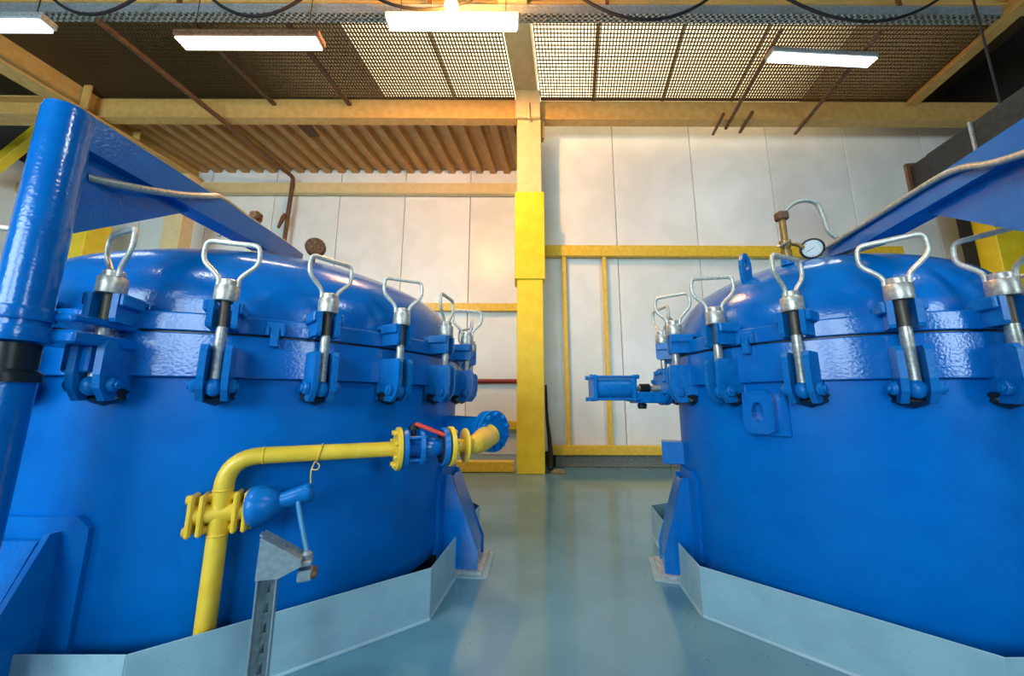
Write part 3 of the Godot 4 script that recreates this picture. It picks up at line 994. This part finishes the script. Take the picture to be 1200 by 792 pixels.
func davit(label: String, post: Vector3, tip: Vector3, r: float, ytop: float, thick: float, gus: Array, low_y: float) -> Node3D:
	# post is on the floor, tip over the lid centre
	var d := base("lid_davit", post, label, "davit")
	var dir := Vector3(tip.x - post.x, 0, tip.z - post.z)
	var l := dir.length()
	dir = dir.normalized()
	var st := ns()
	lathe(st, [Vector2(0, low_y), Vector2(r * 0.98, low_y), Vector2(r * 0.98, 0.80), Vector2(0, 0.80)], 32)
	obj("lower_post", st, M.blue, d)
	st = ns()
	lathe(st, [Vector2(0, 0.80), Vector2(r * 1.12, 0.80), Vector2(r * 1.12, 0.82), Vector2(r * 0.9, 0.83), Vector2(r * 0.9, 0.89), Vector2(0, 0.89)], 32)
	obj("bearing", st, M.greasy, d)
	st = ns()
	lathe(st, [Vector2(0, 0.895), Vector2(r * 1.2, 0.895), Vector2(r * 1.22, 0.9), Vector2(r * 1.22, 0.925), Vector2(r * 1.2, 0.93), Vector2(0, 0.93)], 32)
	lathe(st, [Vector2(0, 0.945), Vector2(r * 1.14, 0.945), Vector2(r * 1.16, 0.95), Vector2(r * 1.16, 0.972), Vector2(r * 1.14, 0.976), Vector2(0, 0.976)], 32)
	obj("collar", st, M.blue, d)
	st = ns()
	lathe(st, [Vector2(0, 0.9), Vector2(r, 0.9), Vector2(r, ytop - 0.02), Vector2(r * 0.93, ytop - 0.004), Vector2(r * 0.75, ytop), Vector2(0, ytop)], 40)
	obj("upper_post", st, M.blue, d)
	st = ns()
	var xf := Transform3D(Basis(dir, Vector3.UP, dir.cross(Vector3.UP)), Vector3.ZERO)
	# arm: box section, slimmer at its tip
	var hw := 0.04
	st.set_smooth_group(-1)
	var ax := [0.0, l * 0.72, l * 0.92, l]
	var yb := [ytop - thick, ytop - thick * 0.95, ytop - thick * 0.55, ytop - 0.03]
	var ww := [hw, hw, hw * 0.8, hw * 0.55]
	for k in 3:
		var a := []
		for e in 2:
			var i: int = k + e
			a.append([xf * Vector3(ax[i], ytop - 0.004, -ww[i]), xf * Vector3(ax[i], ytop - 0.004, ww[i]), xf * Vector3(ax[i], yb[i], ww[i]), xf * Vector3(ax[i], yb[i], -ww[i])])
		var mid := xf * Vector3((ax[k] + ax[k + 1]) * 0.5, ytop - thick * 0.4, 0)
		for j in 4:
			quad(st, a[0][j], a[0][(j + 1) % 4], a[1][(j + 1) % 4], a[1][j], mid)
		if k == 2: quad(st, a[1][0], a[1][1], a[1][2], a[1][3], mid)
	obj("arm", st, M.blue, d)
	st = ns()
	plate(st, gus, 0.014, xf)
	obj("gusset", st, M.blue, d)
	return d

func build_left_vessel() -> void:
	make_clamp_meshes()
	var c := Vector3(-1.238, 0, -1.961)
	var v := base("pressure_vessel", c, "big round blue pressure vessel on the left with yellow drain pipe before it", "vessel", "blue pressure vessels")
	vessel_shell(v, 0.93, 0.955, dome(0.91, 1.054, 1.656, 0.24), 128)
	var turns := {0: -30, 1: -6, 2: 14, 3: -26, 4: 8, 5: -72, 6: 0, 23: 30, 22: -20}
	for k in 24:
		clamp_at(v, 81.8 - 15.2 * k if k < 7 else 81.8 - 15.0 * k, 1.006, turns.get(k, (k * 37) % 70 - 30) - 6.0, 6.0)
	# little hook on the flange between two clamps
	hook(v, 59.3, 0.957)
	for a in [4.0, 92.0, 214.0]:
		foot(v, a, 0.93, 0.165, 0.19, 0.46)
	# nozzle with a pair of bolted flanges at the right
	skirt("grey sheet-metal skirt around the foot of the left vessel", [Vector2(-2.1, -2.6), Vector2(-2.4, -1.5), Vector2(-2.05, -0.972), Vector2(-0.905, -0.976), Vector2(-0.289, -1.438), Vector2(-0.246, -1.745), Vector2(-0.215, -2.0), Vector2(-0.184, -2.242), Vector2(-0.62, -2.86)], [5])
	var d := davit("blue lifting post and arm over the lid of the left vessel", Vector3(-1.17, 0, -0.85), Vector3(-1.11, 0, -1.80), 0.048, 1.515, 0.1, [Vector2(0.05, 1.19), Vector2(0.35, 1.42), Vector2(0.35, 1.43), Vector2(0.05, 1.48)], 0.0)
	# tube along the arm
	var st := ns()
	tube(st, curve([Vector3(0.01, 1.36, -0.06), Vector3(0.055, 1.375, -0.13), Vector3(0.075, 1.43, -0.26), Vector3(0.075, 1.485, -0.36), Vector3(0.05, 1.528, -0.45), Vector3(0.04, 1.528, -0.65), Vector3(0.05, 1.528, -0.85)]), 0.011, 10)
	var t := obj("tube", st, M.hose, d)
	tag(t, "grey metal tube along the arm")
	# bracket from vessel to post
	st = ns()
	box(st, Vector3(0.05, 0.865, -0.13), Vector3(0.07, 0.07, 0.1), 0.005)
	box(st, Vector3(0.03, 0.912, -0.12), Vector3(0.16, 0.03, 0.2), 0.005)
	box(st, Vector3(0.03, 0.96, -0.12), Vector3(0.14, 0.02, 0.2), 0.005)
	obj("hinge_bracket", st, M.blue, d)

func hook(v: Node3D, deg: float, r: float) -> void:
	var a := deg_to_rad(deg)
	var out := Vector3(cos(a), 0, sin(a))
	var bs := Basis(Vector3.UP.cross(out), Vector3.UP, out)
	var st := ns()
	box(st, out * (r + 0.008) + Vector3(0, 0.99, 0), Vector3(0.05, 0.022, 0.02), 0.003, bs)
	box(st, out * (r + 0.01) + bs.x * 0.02 + Vector3(0, 0.975, 0), Vector3(0.012, 0.03, 0.022), 0.003, bs)
	box(st, out * (r + 0.01) - bs.x * 0.02 + Vector3(0, 0.975, 0), Vector3(0.012, 0.03, 0.022), 0.003, bs)
	box(st, out * (r + 0.012) + Vector3(0, 0.955, 0), Vector3(0.024, 0.06, 0.02), 0.003, bs)
	obj("catch_hook", st, M.blue2, v)

func build_right_vessel() -> void:
	var k6 := 1.06
	var c := Vector3(1.322 * k6, 0.76 * (1.0 - k6), -1.568 * k6)
	var v := base("pressure_vessel", c, "round blue pressure vessel on the right with a pressure gauge on its lid", "vessel", "blue pressure vessels")
	v.scale = Vector3.ONE * k6
	vessel_shell(v, 0.563, 0.582, dome(0.552, 1.018, 0.828, 0.258), 112)
	var turns := {0: -66, 1: -24, 2: 66, 3: 55, 4: 48, 5: 28}
	for k in 16:
		clamp_at(v, 89.2 + 22.5 * k, 0.612, turns.get(k, (k * 41) % 70 - 30) + 12.0, -12.0)
	hook(v, 148.5, 0.583)
	for a in [194.0, 316.0, 74.0]:
		foot(v, a, 0.563 * k6, 0.13, 0.16, 0.46, v.transform.affine_inverse() * Transform3D(Basis.IDENTITY, Vector3(c.x, 0, c.z)))
	# lifting eye on the shell: bevelled plate with an oval hole
	var a := deg_to_rad(146.8)
	var out := Vector3(cos(a), 0, sin(a))
	var bs := Basis(Vector3.UP.cross(out), Vector3.UP, out)
	var oc := []
	var ho := []
	for k in 16:
		var t := TAU * k / 16
		oc.append(Vector2(clampf(0.062 * cos(t), -0.046, 0.046), clampf(0.085 * sin(t), -0.07, 0.07)))
		ho.append(Vector2(0.018 * cos(t), 0.034 * sin(t)))
	var st := ns()
	plate(st, oc, 0.034, Transform3D(bs, out * 0.587 + Vector3(0, 0.728, 0)), ho)
	var le := obj("lifting_lug", st, M.blue, v)
	st = ns()
	box(st, out * 0.563 + Vector3(0, 0.728, 0) + bs.x * 0.02, Vector3(0.11, 0.155, 0.02), 0.004, bs)
	obj("backing_pad", st, M.blue, le)
	# eye plate on the lid
	st = ns()
	var eo := []
	var eh := []
	for k in 14:
		var t := TAU * k / 14
		eo.append(Vector2(0.034 * cos(t), 0.058 * sin(t) - (0.03 if sin(t) < 0 else 0.0)))
		eh.append(Vector2(0.015 * cos(t), 0.026 * sin(t) + 0.012))
	plate(st, eo, 0.014, Transform3D(Basis(Vector3.UP, 0.5), Vector3(-0.385, 1.295, 0.17)), eh)
	obj("lid_eye", st, M.blue2, v)
	# small open channel on the left side of the shell
	a = deg_to_rad(201.0)
	out = Vector3(cos(a), 0, sin(a))
	bs = Basis(Vector3.UP.cross(out), Vector3.UP, out)
	st = ns()
	box(st, out * 0.6 + Vector3(0, 0.53, 0) + bs.x * 0.05, Vector3(0.008, 0.09, 0.1), 0.001, bs)
	box(st, out * 0.6 + Vector3(0, 0.53, 0) - bs.x * 0.05, Vector3(0.008, 0.09, 0.1), 0.001, bs)
	box(st, out * 0.6 + Vector3(0, 0.575, 0), Vector3(0.1, 0.008, 0.1), 0.001, bs)
	box(st, out * 0.6 + Vector3(0, 0.485, 0), Vector3(0.1, 0.008, 0.1), 0.001, bs)
	obj("channel_box", st, M.blue2, v)
	skirt("grey sheet-metal skirt around the foot of the right vessel", [Vector2(2.1, -1.9), Vector2(1.95, -0.99), Vector2(1.166, -0.977), Vector2(0.69, -1.46), Vector2(0.714, -1.685), Vector2(0.76, -1.93), Vector2(0.811, -2.254), Vector2(1.3, -2.5), Vector2(1.95, -2.35), Vector2(2.1, -1.9)], [4])
	var d := davit("blue lifting arm over the lid of the right vessel", Vector3(1.15, 0, -0.62), Vector3(1.335, 0, -1.47), 0.06, 1.385, 0.075, [Vector2(0.05, 1.06), Vector2(0.38, 1.308), Vector2(0.38, 1.315), Vector2(0.05, 1.35)], 0.043)
	st = ns()
	d.position = Vector3(1.15 * k6, 0.76 * (1.0 - k6), -0.62 * k6)
	d.scale = Vector3.ONE * k6
	var ad := Vector3(0.185, 0, -0.85).normalized()
	var al := Vector3(-0.85, 0, -0.185).normalized() * 0.05
	tube(st, curve([ad * 0.06 + al + Vector3(0, 1.29, 0), ad * 0.15 + al + Vector3(0, 1.318, 0), ad * 0.22 + al + Vector3(0, 1.352, 0), ad * 0.3 + al + Vector3(0, 1.366, 0), ad * 0.5 + al + Vector3(0, 1.37, 0), ad * 0.7 + al + Vector3(0, 1.374, 0), ad * 0.82 + al + Vector3(0, 1.38, 0)]), 0.009, 10)
	tag(obj("tube", st, M.hose, d), "grey tube along the arm")

# ---------------------------------------------------------------- yellow drain line with valve
func disc(st: SurfaceTool, p: Vector3, q: Vector3, r: float, n := 32) -> void:
	var l := p.distance_to(q)
	lathe(st, [Vector2(0, 0), Vector2(r - 0.002, 0), Vector2(r, 0.002), Vector2(r, l - 0.002), Vector2(r - 0.002, l), Vector2(0, l)], n, along(p, q))

func bolts(parent: Node, m: Material, c: Vector3, axis: Vector3, r: float, n: int, br: float, l: float) -> void:
	var f := along(c, c + axis)
	var mesh: ArrayMesh
	var st := ns()
	hexbolt(st, Vector3.ZERO, Vector3(0, l, 0), br)
	mesh = fin(st)
	for k in n:
		var t := TAU * (k + 0.5) / n
		var b := inst("bolt", mesh, m, parent)
		b.transform = Transform3D(f.basis, f * Vector3(r * cos(t), 0, r * sin(t)))

func build_drain_line() -> void:
	var Y := 0.60
	var u := Vector3(0.339, 0, -0.163).normalized()
	var A := Vector3(-0.815, 0, -1.092)          # axis of the riser
	var p := base("drain_pipe", Vector3.ZERO, "yellow pipe with elbow and flanges in front of the left vessel", "pipe")
	var st := ns()
	tube(st, rounded([A + Vector3(0, 0.0, 0), A + Vector3(0, Y, 0), A + u * 0.475 + Vector3(0, Y, 0)], 0.085, 8), 0.0245, 20)
	obj("pipe_run", st, M.yellow, p)
	# weld beads
	for w in [[A + Vector3(0, 0.395, 0), Vector3.UP], [A + Vector3(0, 0.512, 0), Vector3.UP], [A + u * 0.088 + Vector3(0, Y, 0), u]]:
		st = ns()
		var ww: Vector3 = w[0]
		var dd: Vector3 = w[1]
		lathe(st, [Vector2(0.024, -0.004), Vector2(0.0265, 0), Vector2(0.024, 0.004)], 20, along(ww, ww + dd))
		obj("weld_bead", st, M.yellow, p)
	# tee with oval two-bolt flanges on both sides
	var tc := A + Vector3(0, 0.452, 0)
	st = ns()
	rod(st, tc - u * 0.062, tc + u * 0.062, 0.026, 20)
	obj("tee_branch", st, M.yellow, p)
	var ub := Basis(u.cross(Vector3.UP), Vector3.UP, -u)
	for e in [-0.062, -0.038, 0.038, 0.062]:
		st = ns()
		box(st, tc + u * e, Vector3(0.062, 0.108, 0.014), 0.005, ub)
		var fl := obj("tee_flange", st, M.yellow, p)
		for s in [-1.0, 1.0]:
			st = ns()
			var o: float = 0.006 * signf(absf(e) - 0.05) * signf(e)
			var q: Vector3 = tc + u * (e + o) + Vector3(0, s * 0.041, 0)
			hexbolt(st, q, q + u * signf(o) * 0.011, 0.0125)
			obj("bolt", st, M.yellow, fl)
	# relief valve: bell and bent outlet
	var rv := base("relief_valve", tc, "blue bell-shaped relief valve on the yellow tee", "valve")
	var vd := (u + Vector3(0, 0.12, 0.2)).normalized()
	st = ns()
	lathe(st, [Vector2(0.02, 0.066), Vector2(0.03, 0.066), Vector2(0.046, 0.072), Vector2(0.054, 0.08), Vector2(0.056, 0.09), Vector2(0.053, 0.104), Vector2(0.044, 0.126), Vector2(0.032, 0.142), Vector2(0.02, 0.152), Vector2(0, 0.156)], 28, along(Vector3.ZERO, vd))
	obj("bell", st, M.blue2, rv)
	st = ns()
	var e0 := vd * 0.138
	var e1 := e0 + (u + Vector3(0, 0.25, 0.05)).normalized() * 0.082
	tube(st, [e0, e0.lerp(e1, 0.5), e1, e1 + (e1 - e0) * 0.08, e1 + (e1 - e0) * 0.16, e1 + (e1 - e0) * 0.2], [0.02, 0.024, 0.027, 0.026, 0.019, 0.008], 18)
	obj("outlet_arm", st, M.blue2, rv)
	# strut channel on the floor, with the clamp that holds the valve's rod
	var sx := Vector3(-0.600, 0, -0.99)
	var s := base("strut_bracket", sx, "slotted grey steel strut standing in front of the left skirt", "bracket")
	s.rotation.y = 0.42
	st = ns()
	for x in [-0.02, 0.02]:
		box(st, Vector3(x, 0.19, 0.0), Vector3(0.004, 0.38, 0.036), 0.001)
	obj("channel_side", st, M.strut, s)
	st = ns()
	# web with slots left open
	for x in [-0.0125, 0.0125]:
		box(st, Vector3(x, 0.19, -0.016), Vector3(0.015, 0.38, 0.004), 0.0)
	box(st, Vector3(0, 0.19, -0.028), Vector3(0.04, 0.38, 0.002), 0.0)
	for k in 9:
		box(st, Vector3(0, 0.012 + 0.0445 * k, -0.016), Vector3(0.012, 0.024, 0.004), 0.0)
	obj("slotted_web", st, M.strut, s)
	st = ns()
	plate(st, [Vector2(-0.024, 0.335), Vector2(0.024, 0.332), Vector2(0.072, 0.352), Vector2(0.07, 0.362), Vector2(-0.022, 0.425)], 0.005, Transform3D(Basis.IDENTITY, Vector3(0, 0, 0.021)))
	plate(st, [Vector2(-0.024, 0.335), Vector2(0.024, 0.332), Vector2(0.072, 0.352), Vector2(0.07, 0.362), Vector2(-0.022, 0.425)], 0.005, Transform3D(Basis.IDENTITY, Vector3(0, 0, -0.04)))
	obj("cheek_plate", st, M.strut, s)
	st = ns()
	var tl := Vector3(-0.022, 0.428, 0)
	var tq := Vector3(0.071, 0.364, 0)
	var td := (tq - tl).normalized()
	var tb := Basis(td, Vector3(-td.y, td.x, 0), Vector3(0, 0, 1))
	for z in [0.009, -0.029]:
		box(st, (tl + tq) * 0.5 + Vector3(0, 0, z), Vector3(tl.distance_to(tq), 0.005, 0.03), 0.001, tb)
	for k in 4:
		box(st, tl.lerp(tq, 0.06 + 0.293 * k) + Vector3(0, 0, -0.01), Vector3(0.026, 0.005, 0.024), 0.0, tb)
	obj("top_plate", st, M.strut, s)
	st = ns()
	box(st, Vector3(0.08, 0.352, -0.01), Vector3(0.03, 0.012, 0.05), 0.003)
	box(st, Vector3(0.08, 0.322, -0.01), Vector3(0.034, 0.026, 0.044), 0.004)
	var cl := obj("pipe_clamp", st, M.strut, s)
	for z in [-0.024, 0.004]:
		st = ns()
		hexbolt(st, Vector3(0.096, 0.322, z), Vector3(0.108, 0.322, z), 0.009)
		obj("bolt", st, M.brown, cl)
	st = ns()
	var vt: Vector3 = tc + e0.lerp(e1, 0.72)
	var cb: Vector3 = s.transform * Vector3(0.08, 0.37, -0.01)
	lathe(st, [Vector2(0, 0), Vector2(0.014, 0), Vector2(0.014, 0.012), Vector2(0.008, 0.018), Vector2(0, 0.018)], 12, Transform3D(Basis.IDENTITY, Vector3(0.08, 0.357, -0.01)))
	obj("rod_socket", st, M.strut, s)
	st = ns()
	tube(st, curve([vt - tc, (vt - tc).lerp(cb - tc, 0.12) + Vector3(-0.006, 0, 0), (vt - tc).lerp(cb - tc, 0.55) + Vector3(-0.004, 0, 0), cb - tc]), 0.0065, 10)
	obj("drain_tube", st, M.bluetube, rv)

	# ball valve between yellow flanges
	var o := A + Vector3(0, Y, 0)
	st = ns()
	disc(st, o + u * 0.465, o + u * 0.481, 0.072)
	var f1 := obj("flange", st, M.yellow, p)
	bolts(f1, M.yellow, o + u * 0.465, -u, 0.056, 8, 0.009, 0.012)
	var bv := base("ball_valve", o + u * 0.513, "blue flanged ball valve with a red lever in the yellow line", "valve")
	st = ns()
	disc(st, u * -0.030, u * -0.012, 0.067)
	obj("end_flange", st, M.blue2, bv)
	st = ns()
	disc(st, u * 0.03, u * 0.044, 0.062)
	obj("middle_flange", st, M.blue2, bv)
	st = ns()
	disc(st, u * 0.11, u * 0.13, 0.067)
	obj("end_flange", st, M.blue2, bv)
	st = ns()
	lathe(st, [Vector2(0.024, -0.012), Vector2(0.03, 0.02), Vector2(0.038, 0.05), Vector2(0.036, 0.075), Vector2(0.028, 0.11)], 24, along(Vector3.ZERO, u))
	obj("valve_body", st, M.blue, bv)
	for k in 4:
		st = ns()
		var an := TAU * (k + 0.5) / 4
		var side := u.cross(Vector3.UP) * cos(an) * 0.052 + Vector3.UP * sin(an) * 0.052
		rod(st, u * -0.032 + side, u * 0.05 + side, 0.006, 8)
		obj("stud", st, M.blue2, bv)
	for s_ in [-0.010, 0.132]:
		st = ns()
		disc(st, u * (s_ - 0.024), u * (s_ - 0.02) if s_ < 0 else u * (s_ + 0.002), 0.06)
		obj("gasket", st, M.rubber, bv)
	st = ns()
	rod(st, u * 0.01 + Vector3(0, 0.03, 0), u * 0.01 + Vector3(0, 0.084, 0), 0.009, 12)
	hexbolt(st, u * 0.01 + Vector3(0, 0.062, 0), u * 0.01 + Vector3(0, 0.076, 0), 0.018)
	obj("stem", st, M.greasy, bv)
	st = ns()
	var ld := (u + Vector3(0, -0.34, 0.35)).normalized()
	beam(st, u * 0.015 + Vector3(0, 0.082, 0), u * 0.015 + Vector3(0, 0.082, 0) + ld * 0.115, 0.028, 0.012, 0.003)
	obj("lever", st, M.red, bv)
	st = ns()
	disc(st, o + u * 0.649, o + u * 0.665, 0.07)
	var f2 := obj("flange", st, M.yellow, p)
	bolts(f2, M.yellow, o + u * 0.665, u, 0.055, 8, 0.009, 0.01)
	# short spool, second flange and bend to the vessel nozzle
	var nz := Vector3(-0.072, 0.634, -1.62)
	var nd := Vector3(0.72, 0, 0.69).normalized()
	st = ns()
	tube(st, curve([o + u * 0.66, o + u * 0.71, o + u * 0.735], 4), 0.024, 18)
	var bend := curve([o + u * 0.725, o + u * 0.757 + Vector3(0.0, 0.003, -0.005), nz + nd * 0.02 + Vector3(-0.05, -0.022, 0.03), nz + Vector3(-0.018, -0.012, 0.005)], 5)
	var rr := []
	for k in bend.size(): rr.append(lerpf(0.027, 0.046, minf(1.0, k / 9.0)))
	tube(st, bend, rr, 22)
	obj("reducing_bend", st, M.yellow, p)
	st = ns()
	disc(st, o + u * 0.708, o + u * 0.717, 0.062)
	obj("flange", st, M.yellow, p)
	var noz := base("vessel_nozzle", nz, "blue bolted flange pair on the nozzle at the right of the left vessel", "pipe flange")
	st = ns()
	disc(st, nd * -0.02, Vector3.ZERO, 0.088)
	var nf := obj("front_flange", st, M.blue2, noz)
	bolts(nf, M.blue2, Vector3.ZERO, nd, 0.07, 10, 0.011, 0.014)
	st = ns()
	disc(st, nd * -0.05, nd * -0.027, 0.088)
	obj("rear_flange", st, M.blue, noz)
	st = ns()
	disc(st, nd * -0.028, nd * -0.019, 0.075)
	obj("gasket", st, M.rubber, noz)
	st = ns()
	rod(st, nd * -0.42, nd * -0.045, 0.058, 28)
	obj("neck", st, M.blue, noz)
	# string tied round the pipe
	st = ns()
	var sp := o + u * 0.235
	var loop := []
	for k in 14:
		var t := TAU * k / 14
		loop.append(sp + Vector3(0, sin(t) * 0.027, 0) + u.cross(Vector3.UP) * cos(t) * 0.027 + u * sin(t) * 0.007)
	tube(st, loop, 0.0018, 5, true)
	tube(st, curve([sp + Vector3(-0.002, -0.024, 0.02), sp + Vector3(-0.006, -0.05, 0.03), sp + Vector3(-0.004, -0.085, 0.03)]), 0.0018, 5)
	tube(st, curve([sp + Vector3(-0.005, -0.045, 0.03), sp + Vector3(0.012, -0.046, 0.03), sp + Vector3(0.018, -0.034, 0.03), sp + Vector3(0.01, -0.026, 0.03)]), 0.0018, 5)
	tag(obj("string", st, M.yellow), "thin yellow string tied around the horizontal yellow pipe", "string")

# ---------------------------------------------------------------- pneumatic cylinder on the right vessel
func build_actuator() -> void:
	var c := Vector3(0.69, 0.83, -1.7)
	var a := base("pneumatic_cylinder", c, "blue pneumatic cylinder with tie rods reaching out from the right vessel", "cylinder")
	a.position = Vector3(c.x * 1.06, 0.76 + 0.07 * 1.06, c.z * 1.06)
	a.scale = Vector3.ONE * 1.06
	var X := Vector3.RIGHT
	var cy := Vector3(0, -0.008, 0)
	var st := ns()
	rod(st, cy + X * -0.305, cy + X * -0.15, 0.051, 28)
	obj("barrel", st, M.blue2, a)
	for e in [-0.315, -0.14]:
		st = ns()
		box(st, cy + X * e, Vector3(0.02, 0.118, 0.118), 0.005)
		obj("end_plate", st, M.blue2, a)
	for sy in [-1.0, 1.0]:
		for sz in [-1.0, 1.0]:
			st = ns()
			var q := cy + Vector3(0, sy * 0.05, sz * 0.05)
			rod(st, q + X * -0.335, q + X * -0.12, 0.0055, 8)
			hexbolt(st, q + X * -0.326, q + X * -0.34, 0.011)
			hexbolt(st, q + X * -0.13, q + X * -0.118, 0.011)
			obj("tie_rod", st, M.blue2, a)
	st = ns()
	box(st, cy + Vector3(-0.07, -0.042, 0.0), Vector3(0.13, 0.05, 0.1), 0.004)
	obj("mount_bracket", st, M.blue2, a)
	st = ns()
	rod(st, cy + X * -0.14, cy + X * 0.0, 0.014, 14)
	obj("piston_rod", st, M.steel, a)
	st = ns()
	rod(st, cy + X * -0.10, cy + X * -0.055, 0.022, 14, 0.003)
	obj("coupling", st, M.greasy, a)
	st = ns()
	lathe(st, [Vector2(0, -0.03), Vector2(0.018, -0.03), Vector2(0.022, -0.012), Vector2(0.012, 0), Vector2(0, 0)], 12, Transform3D(Basis.IDENTITY, cy + Vector3(-0.1, -0.062, 0.02)))
	obj("vent_plug", st, M.greasy, a)
	st = ns()
	disc(st, X * -0.008, X * 0.008, 0.084)
	var f := obj("flange", st, M.blue2, a)
	bolts(f, M.blue2, X * -0.008, X * -1, 0.068, 8, 0.01, 0.012)
	st = ns()
	disc(st, X * 0.012, X * 0.028, 0.084)
	obj("flange", st, M.blue, a)
	st = ns()
	disc(st, X * 0.007, X * 0.013, 0.078)
	obj("gasket", st, M.rubber, a)
	st = ns()
	rod(st, X * 0.025, X * 0.12, 0.055, 24)
	obj("neck", st, M.blue, a)

# ---------------------------------------------------------------- gauges and lid fittings
func gauge_face(parent: Node, f: Transform3D, r: float) -> void:
	var st := ns()
	lathe(st, [Vector2(0, -0.022), Vector2(r * 0.95, -0.022), Vector2(r, -0.018), Vector2(r, 0.0), Vector2(r * 0.9, 0.002), Vector2(r * 0.88, -0.004)], 28, f)
	obj("case", st, M.black, parent)

func build_small() -> void:
	# gauge with shut-off cock on the right lid
	var q := Vector3(1.072, 1.285, -1.35)
	var g := base("pressure_gauge", q, "round white-faced pressure gauge on a brass cock on the right lid", "gauge")
	g.position = Vector3(q.x * 1.06, 0.76 + 0.525 * 1.06, q.z * 1.06)
	g.scale = Vector3.ONE * 1.06
	var st := ns()
	lathe(st, [Vector2(0, 0), Vector2(0.022, 0), Vector2(0.022, 0.03), Vector2(0.017, 0.035), Vector2(0, 0.035)], 14)
	obj("socket", st, M.blue2, g)
	st = ns()
	lathe(st, [Vector2(0.014, 0.03), Vector2(0.019, 0.032), Vector2(0.019, 0.06), Vector2(0.013, 0.064), Vector2(0.02, 0.08), Vector2(0.02, 0.1), Vector2(0.012, 0.105), Vector2(0.012, 0.19)], 14)
	obj("cock_body", st, M.brass, g)
	st = ns()
	box(st, Vector3(0, 0.205, 0), Vector3(0.042, 0.036, 0.036), 0.006)
	obj("elbow", st, M.brown, g)
	st = ns()
	beam(st, Vector3(0.0, 0.092, 0.02), Vector3(-0.055, 0.062, 0.035), 0.014, 0.007, 0.002)
	obj("cock_lever", st, M.steel, g)
	st = ns()
	tube(st, curve([Vector3(0.01, 0.09, 0), Vector3(0.04, 0.085, 0.005), Vector3(0.06, 0.068, 0.01)]), 0.008, 8)
	obj("gauge_stem", st, M.brass, g)
	var fc := Vector3(0.088, 0.062, 0.02)
	var nrm := Vector3(-0.45, -0.28, 0.85).normalized()
	var f := along(fc, fc + nrm)
	st = ns()
	lathe(st, [Vector2(0, -0.026), Vector2(0.036, -0.026), Vector2(0.039, -0.02), Vector2(0.039, 0.0), Vector2(0.035, 0.003), Vector2(0.033, -0.004), Vector2(0.0, -0.004)], 28, f)
	obj("case", st, M.black, g)
	st = ns()
	lathe(st, [Vector2(0, -0.003), Vector2(0.0325, -0.003), Vector2(0.0325, -0.0035)], 28, f)
	var face := obj("dial", st, M.white, g)
	st = ns()
	for k in 19:
		var t := deg_to_rad(-45 + 15.0 * k)
		var r0 := 0.025 if k % 3 == 0 else 0.028
		var d3 := Vector3(cos(t), 0, sin(t))
		beam(st, f * (d3 * r0 + Vector3(0, -0.0025, 0)), f * (d3 * 0.031 + Vector3(0, -0.0025, 0)), 0.0014, 0.0008, 0.0)
	obj("scale_marks", st, M.black, face)
	st = ns()
	var t2 := deg_to_rad(150)
	beam(st, f * Vector3(-0.007 * cos(t2), -0.002, -0.007 * sin(t2)), f * Vector3(0.025 * cos(t2), -0.002, 0.025 * sin(t2)), 0.0022, 0.001, 0.0)
	obj("needle", st, M.black, face)
	st = ns()
	tube(st, curve([Vector3(0.0, 0.212, 0.0), Vector3(0.05, 0.258, 0.0), Vector3(0.1, 0.275, 0.0), Vector3(0.145, 0.262, 0.0), Vector3(0.165, 0.21, 0.0), Vector3(0.175, 0.15, 0.0), Vector3(0.205, 0.115, 0.0), Vector3(0.25, 0.115, -0.02)]), 0.0085, 10)
	tag(obj("hose", st, M.hose, g), "grey hose looping from the cock to the blue arm")

	# gauge on the left lid, seen from its rusty back
	var lg := base("pressure_gauge", Vector3(-0.936, 1.37, -1.63), "rusty brown gauge standing on the left lid", "gauge")
	st = ns()
	rod(st, Vector3.ZERO, Vector3(0, 0.075, 0), 0.008, 10)
	obj("stem", st, M.rust, lg)
	f = along(Vector3(0, 0.105, -0.014), Vector3(0.35, 0.1, 0.9))
	st = ns()
	lathe(st, [Vector2(0, 0), Vector2(0.042, 0), Vector2(0.044, 0.004), Vector2(0.044, 0.028), Vector2(0.04, 0.032), Vector2(0, 0.032)], 26, f)
	var lc := obj("case", st, M.rust, lg)
	for k in 3:
		st = ns()
		var t := TAU * k / 3 + 0.5
		hexbolt(st, f * Vector3(0.016 * cos(t), 0.031, 0.016 * sin(t)), f * Vector3(0.016 * cos(t), 0.036, 0.016 * sin(t)), 0.006)
		obj("screw", st, M.brass, lc)
	# pipe fitting on the left lid behind the arm
	var pf := base("pipe_fitting", Vector3(-1.335, 1.44, -1.76), "brown elbow fitting standing on the left lid behind the blue arm", "fitting")
	st = ns()
	rod(st, Vector3.ZERO, Vector3(0, 0.24, 0), 0.016, 12)
	obj("riser", st, M.cream, pf)
	st = ns()
	box(st, Vector3(0.005, 0.26, 0), Vector3(0.05, 0.05, 0.05), 0.01)
	obj("elbow", st, M.rust, pf)
	st = ns()
	rod(st, Vector3(0.024, 0.15, 0), Vector3(0.024, 0.24, 0), 0.009, 8)
	obj("side_tube", st, M.rust, pf)
	st = ns()
	tube(st, curve([Vector3(-0.02, 0.265, 0), Vector3(-0.06, 0.26, 0.0), Vector3(-0.11, 0.22, 0.02), Vector3(-0.13, 0.13, 0.05)]), 0.009, 8)
	obj("tube", st, M.hose, pf)
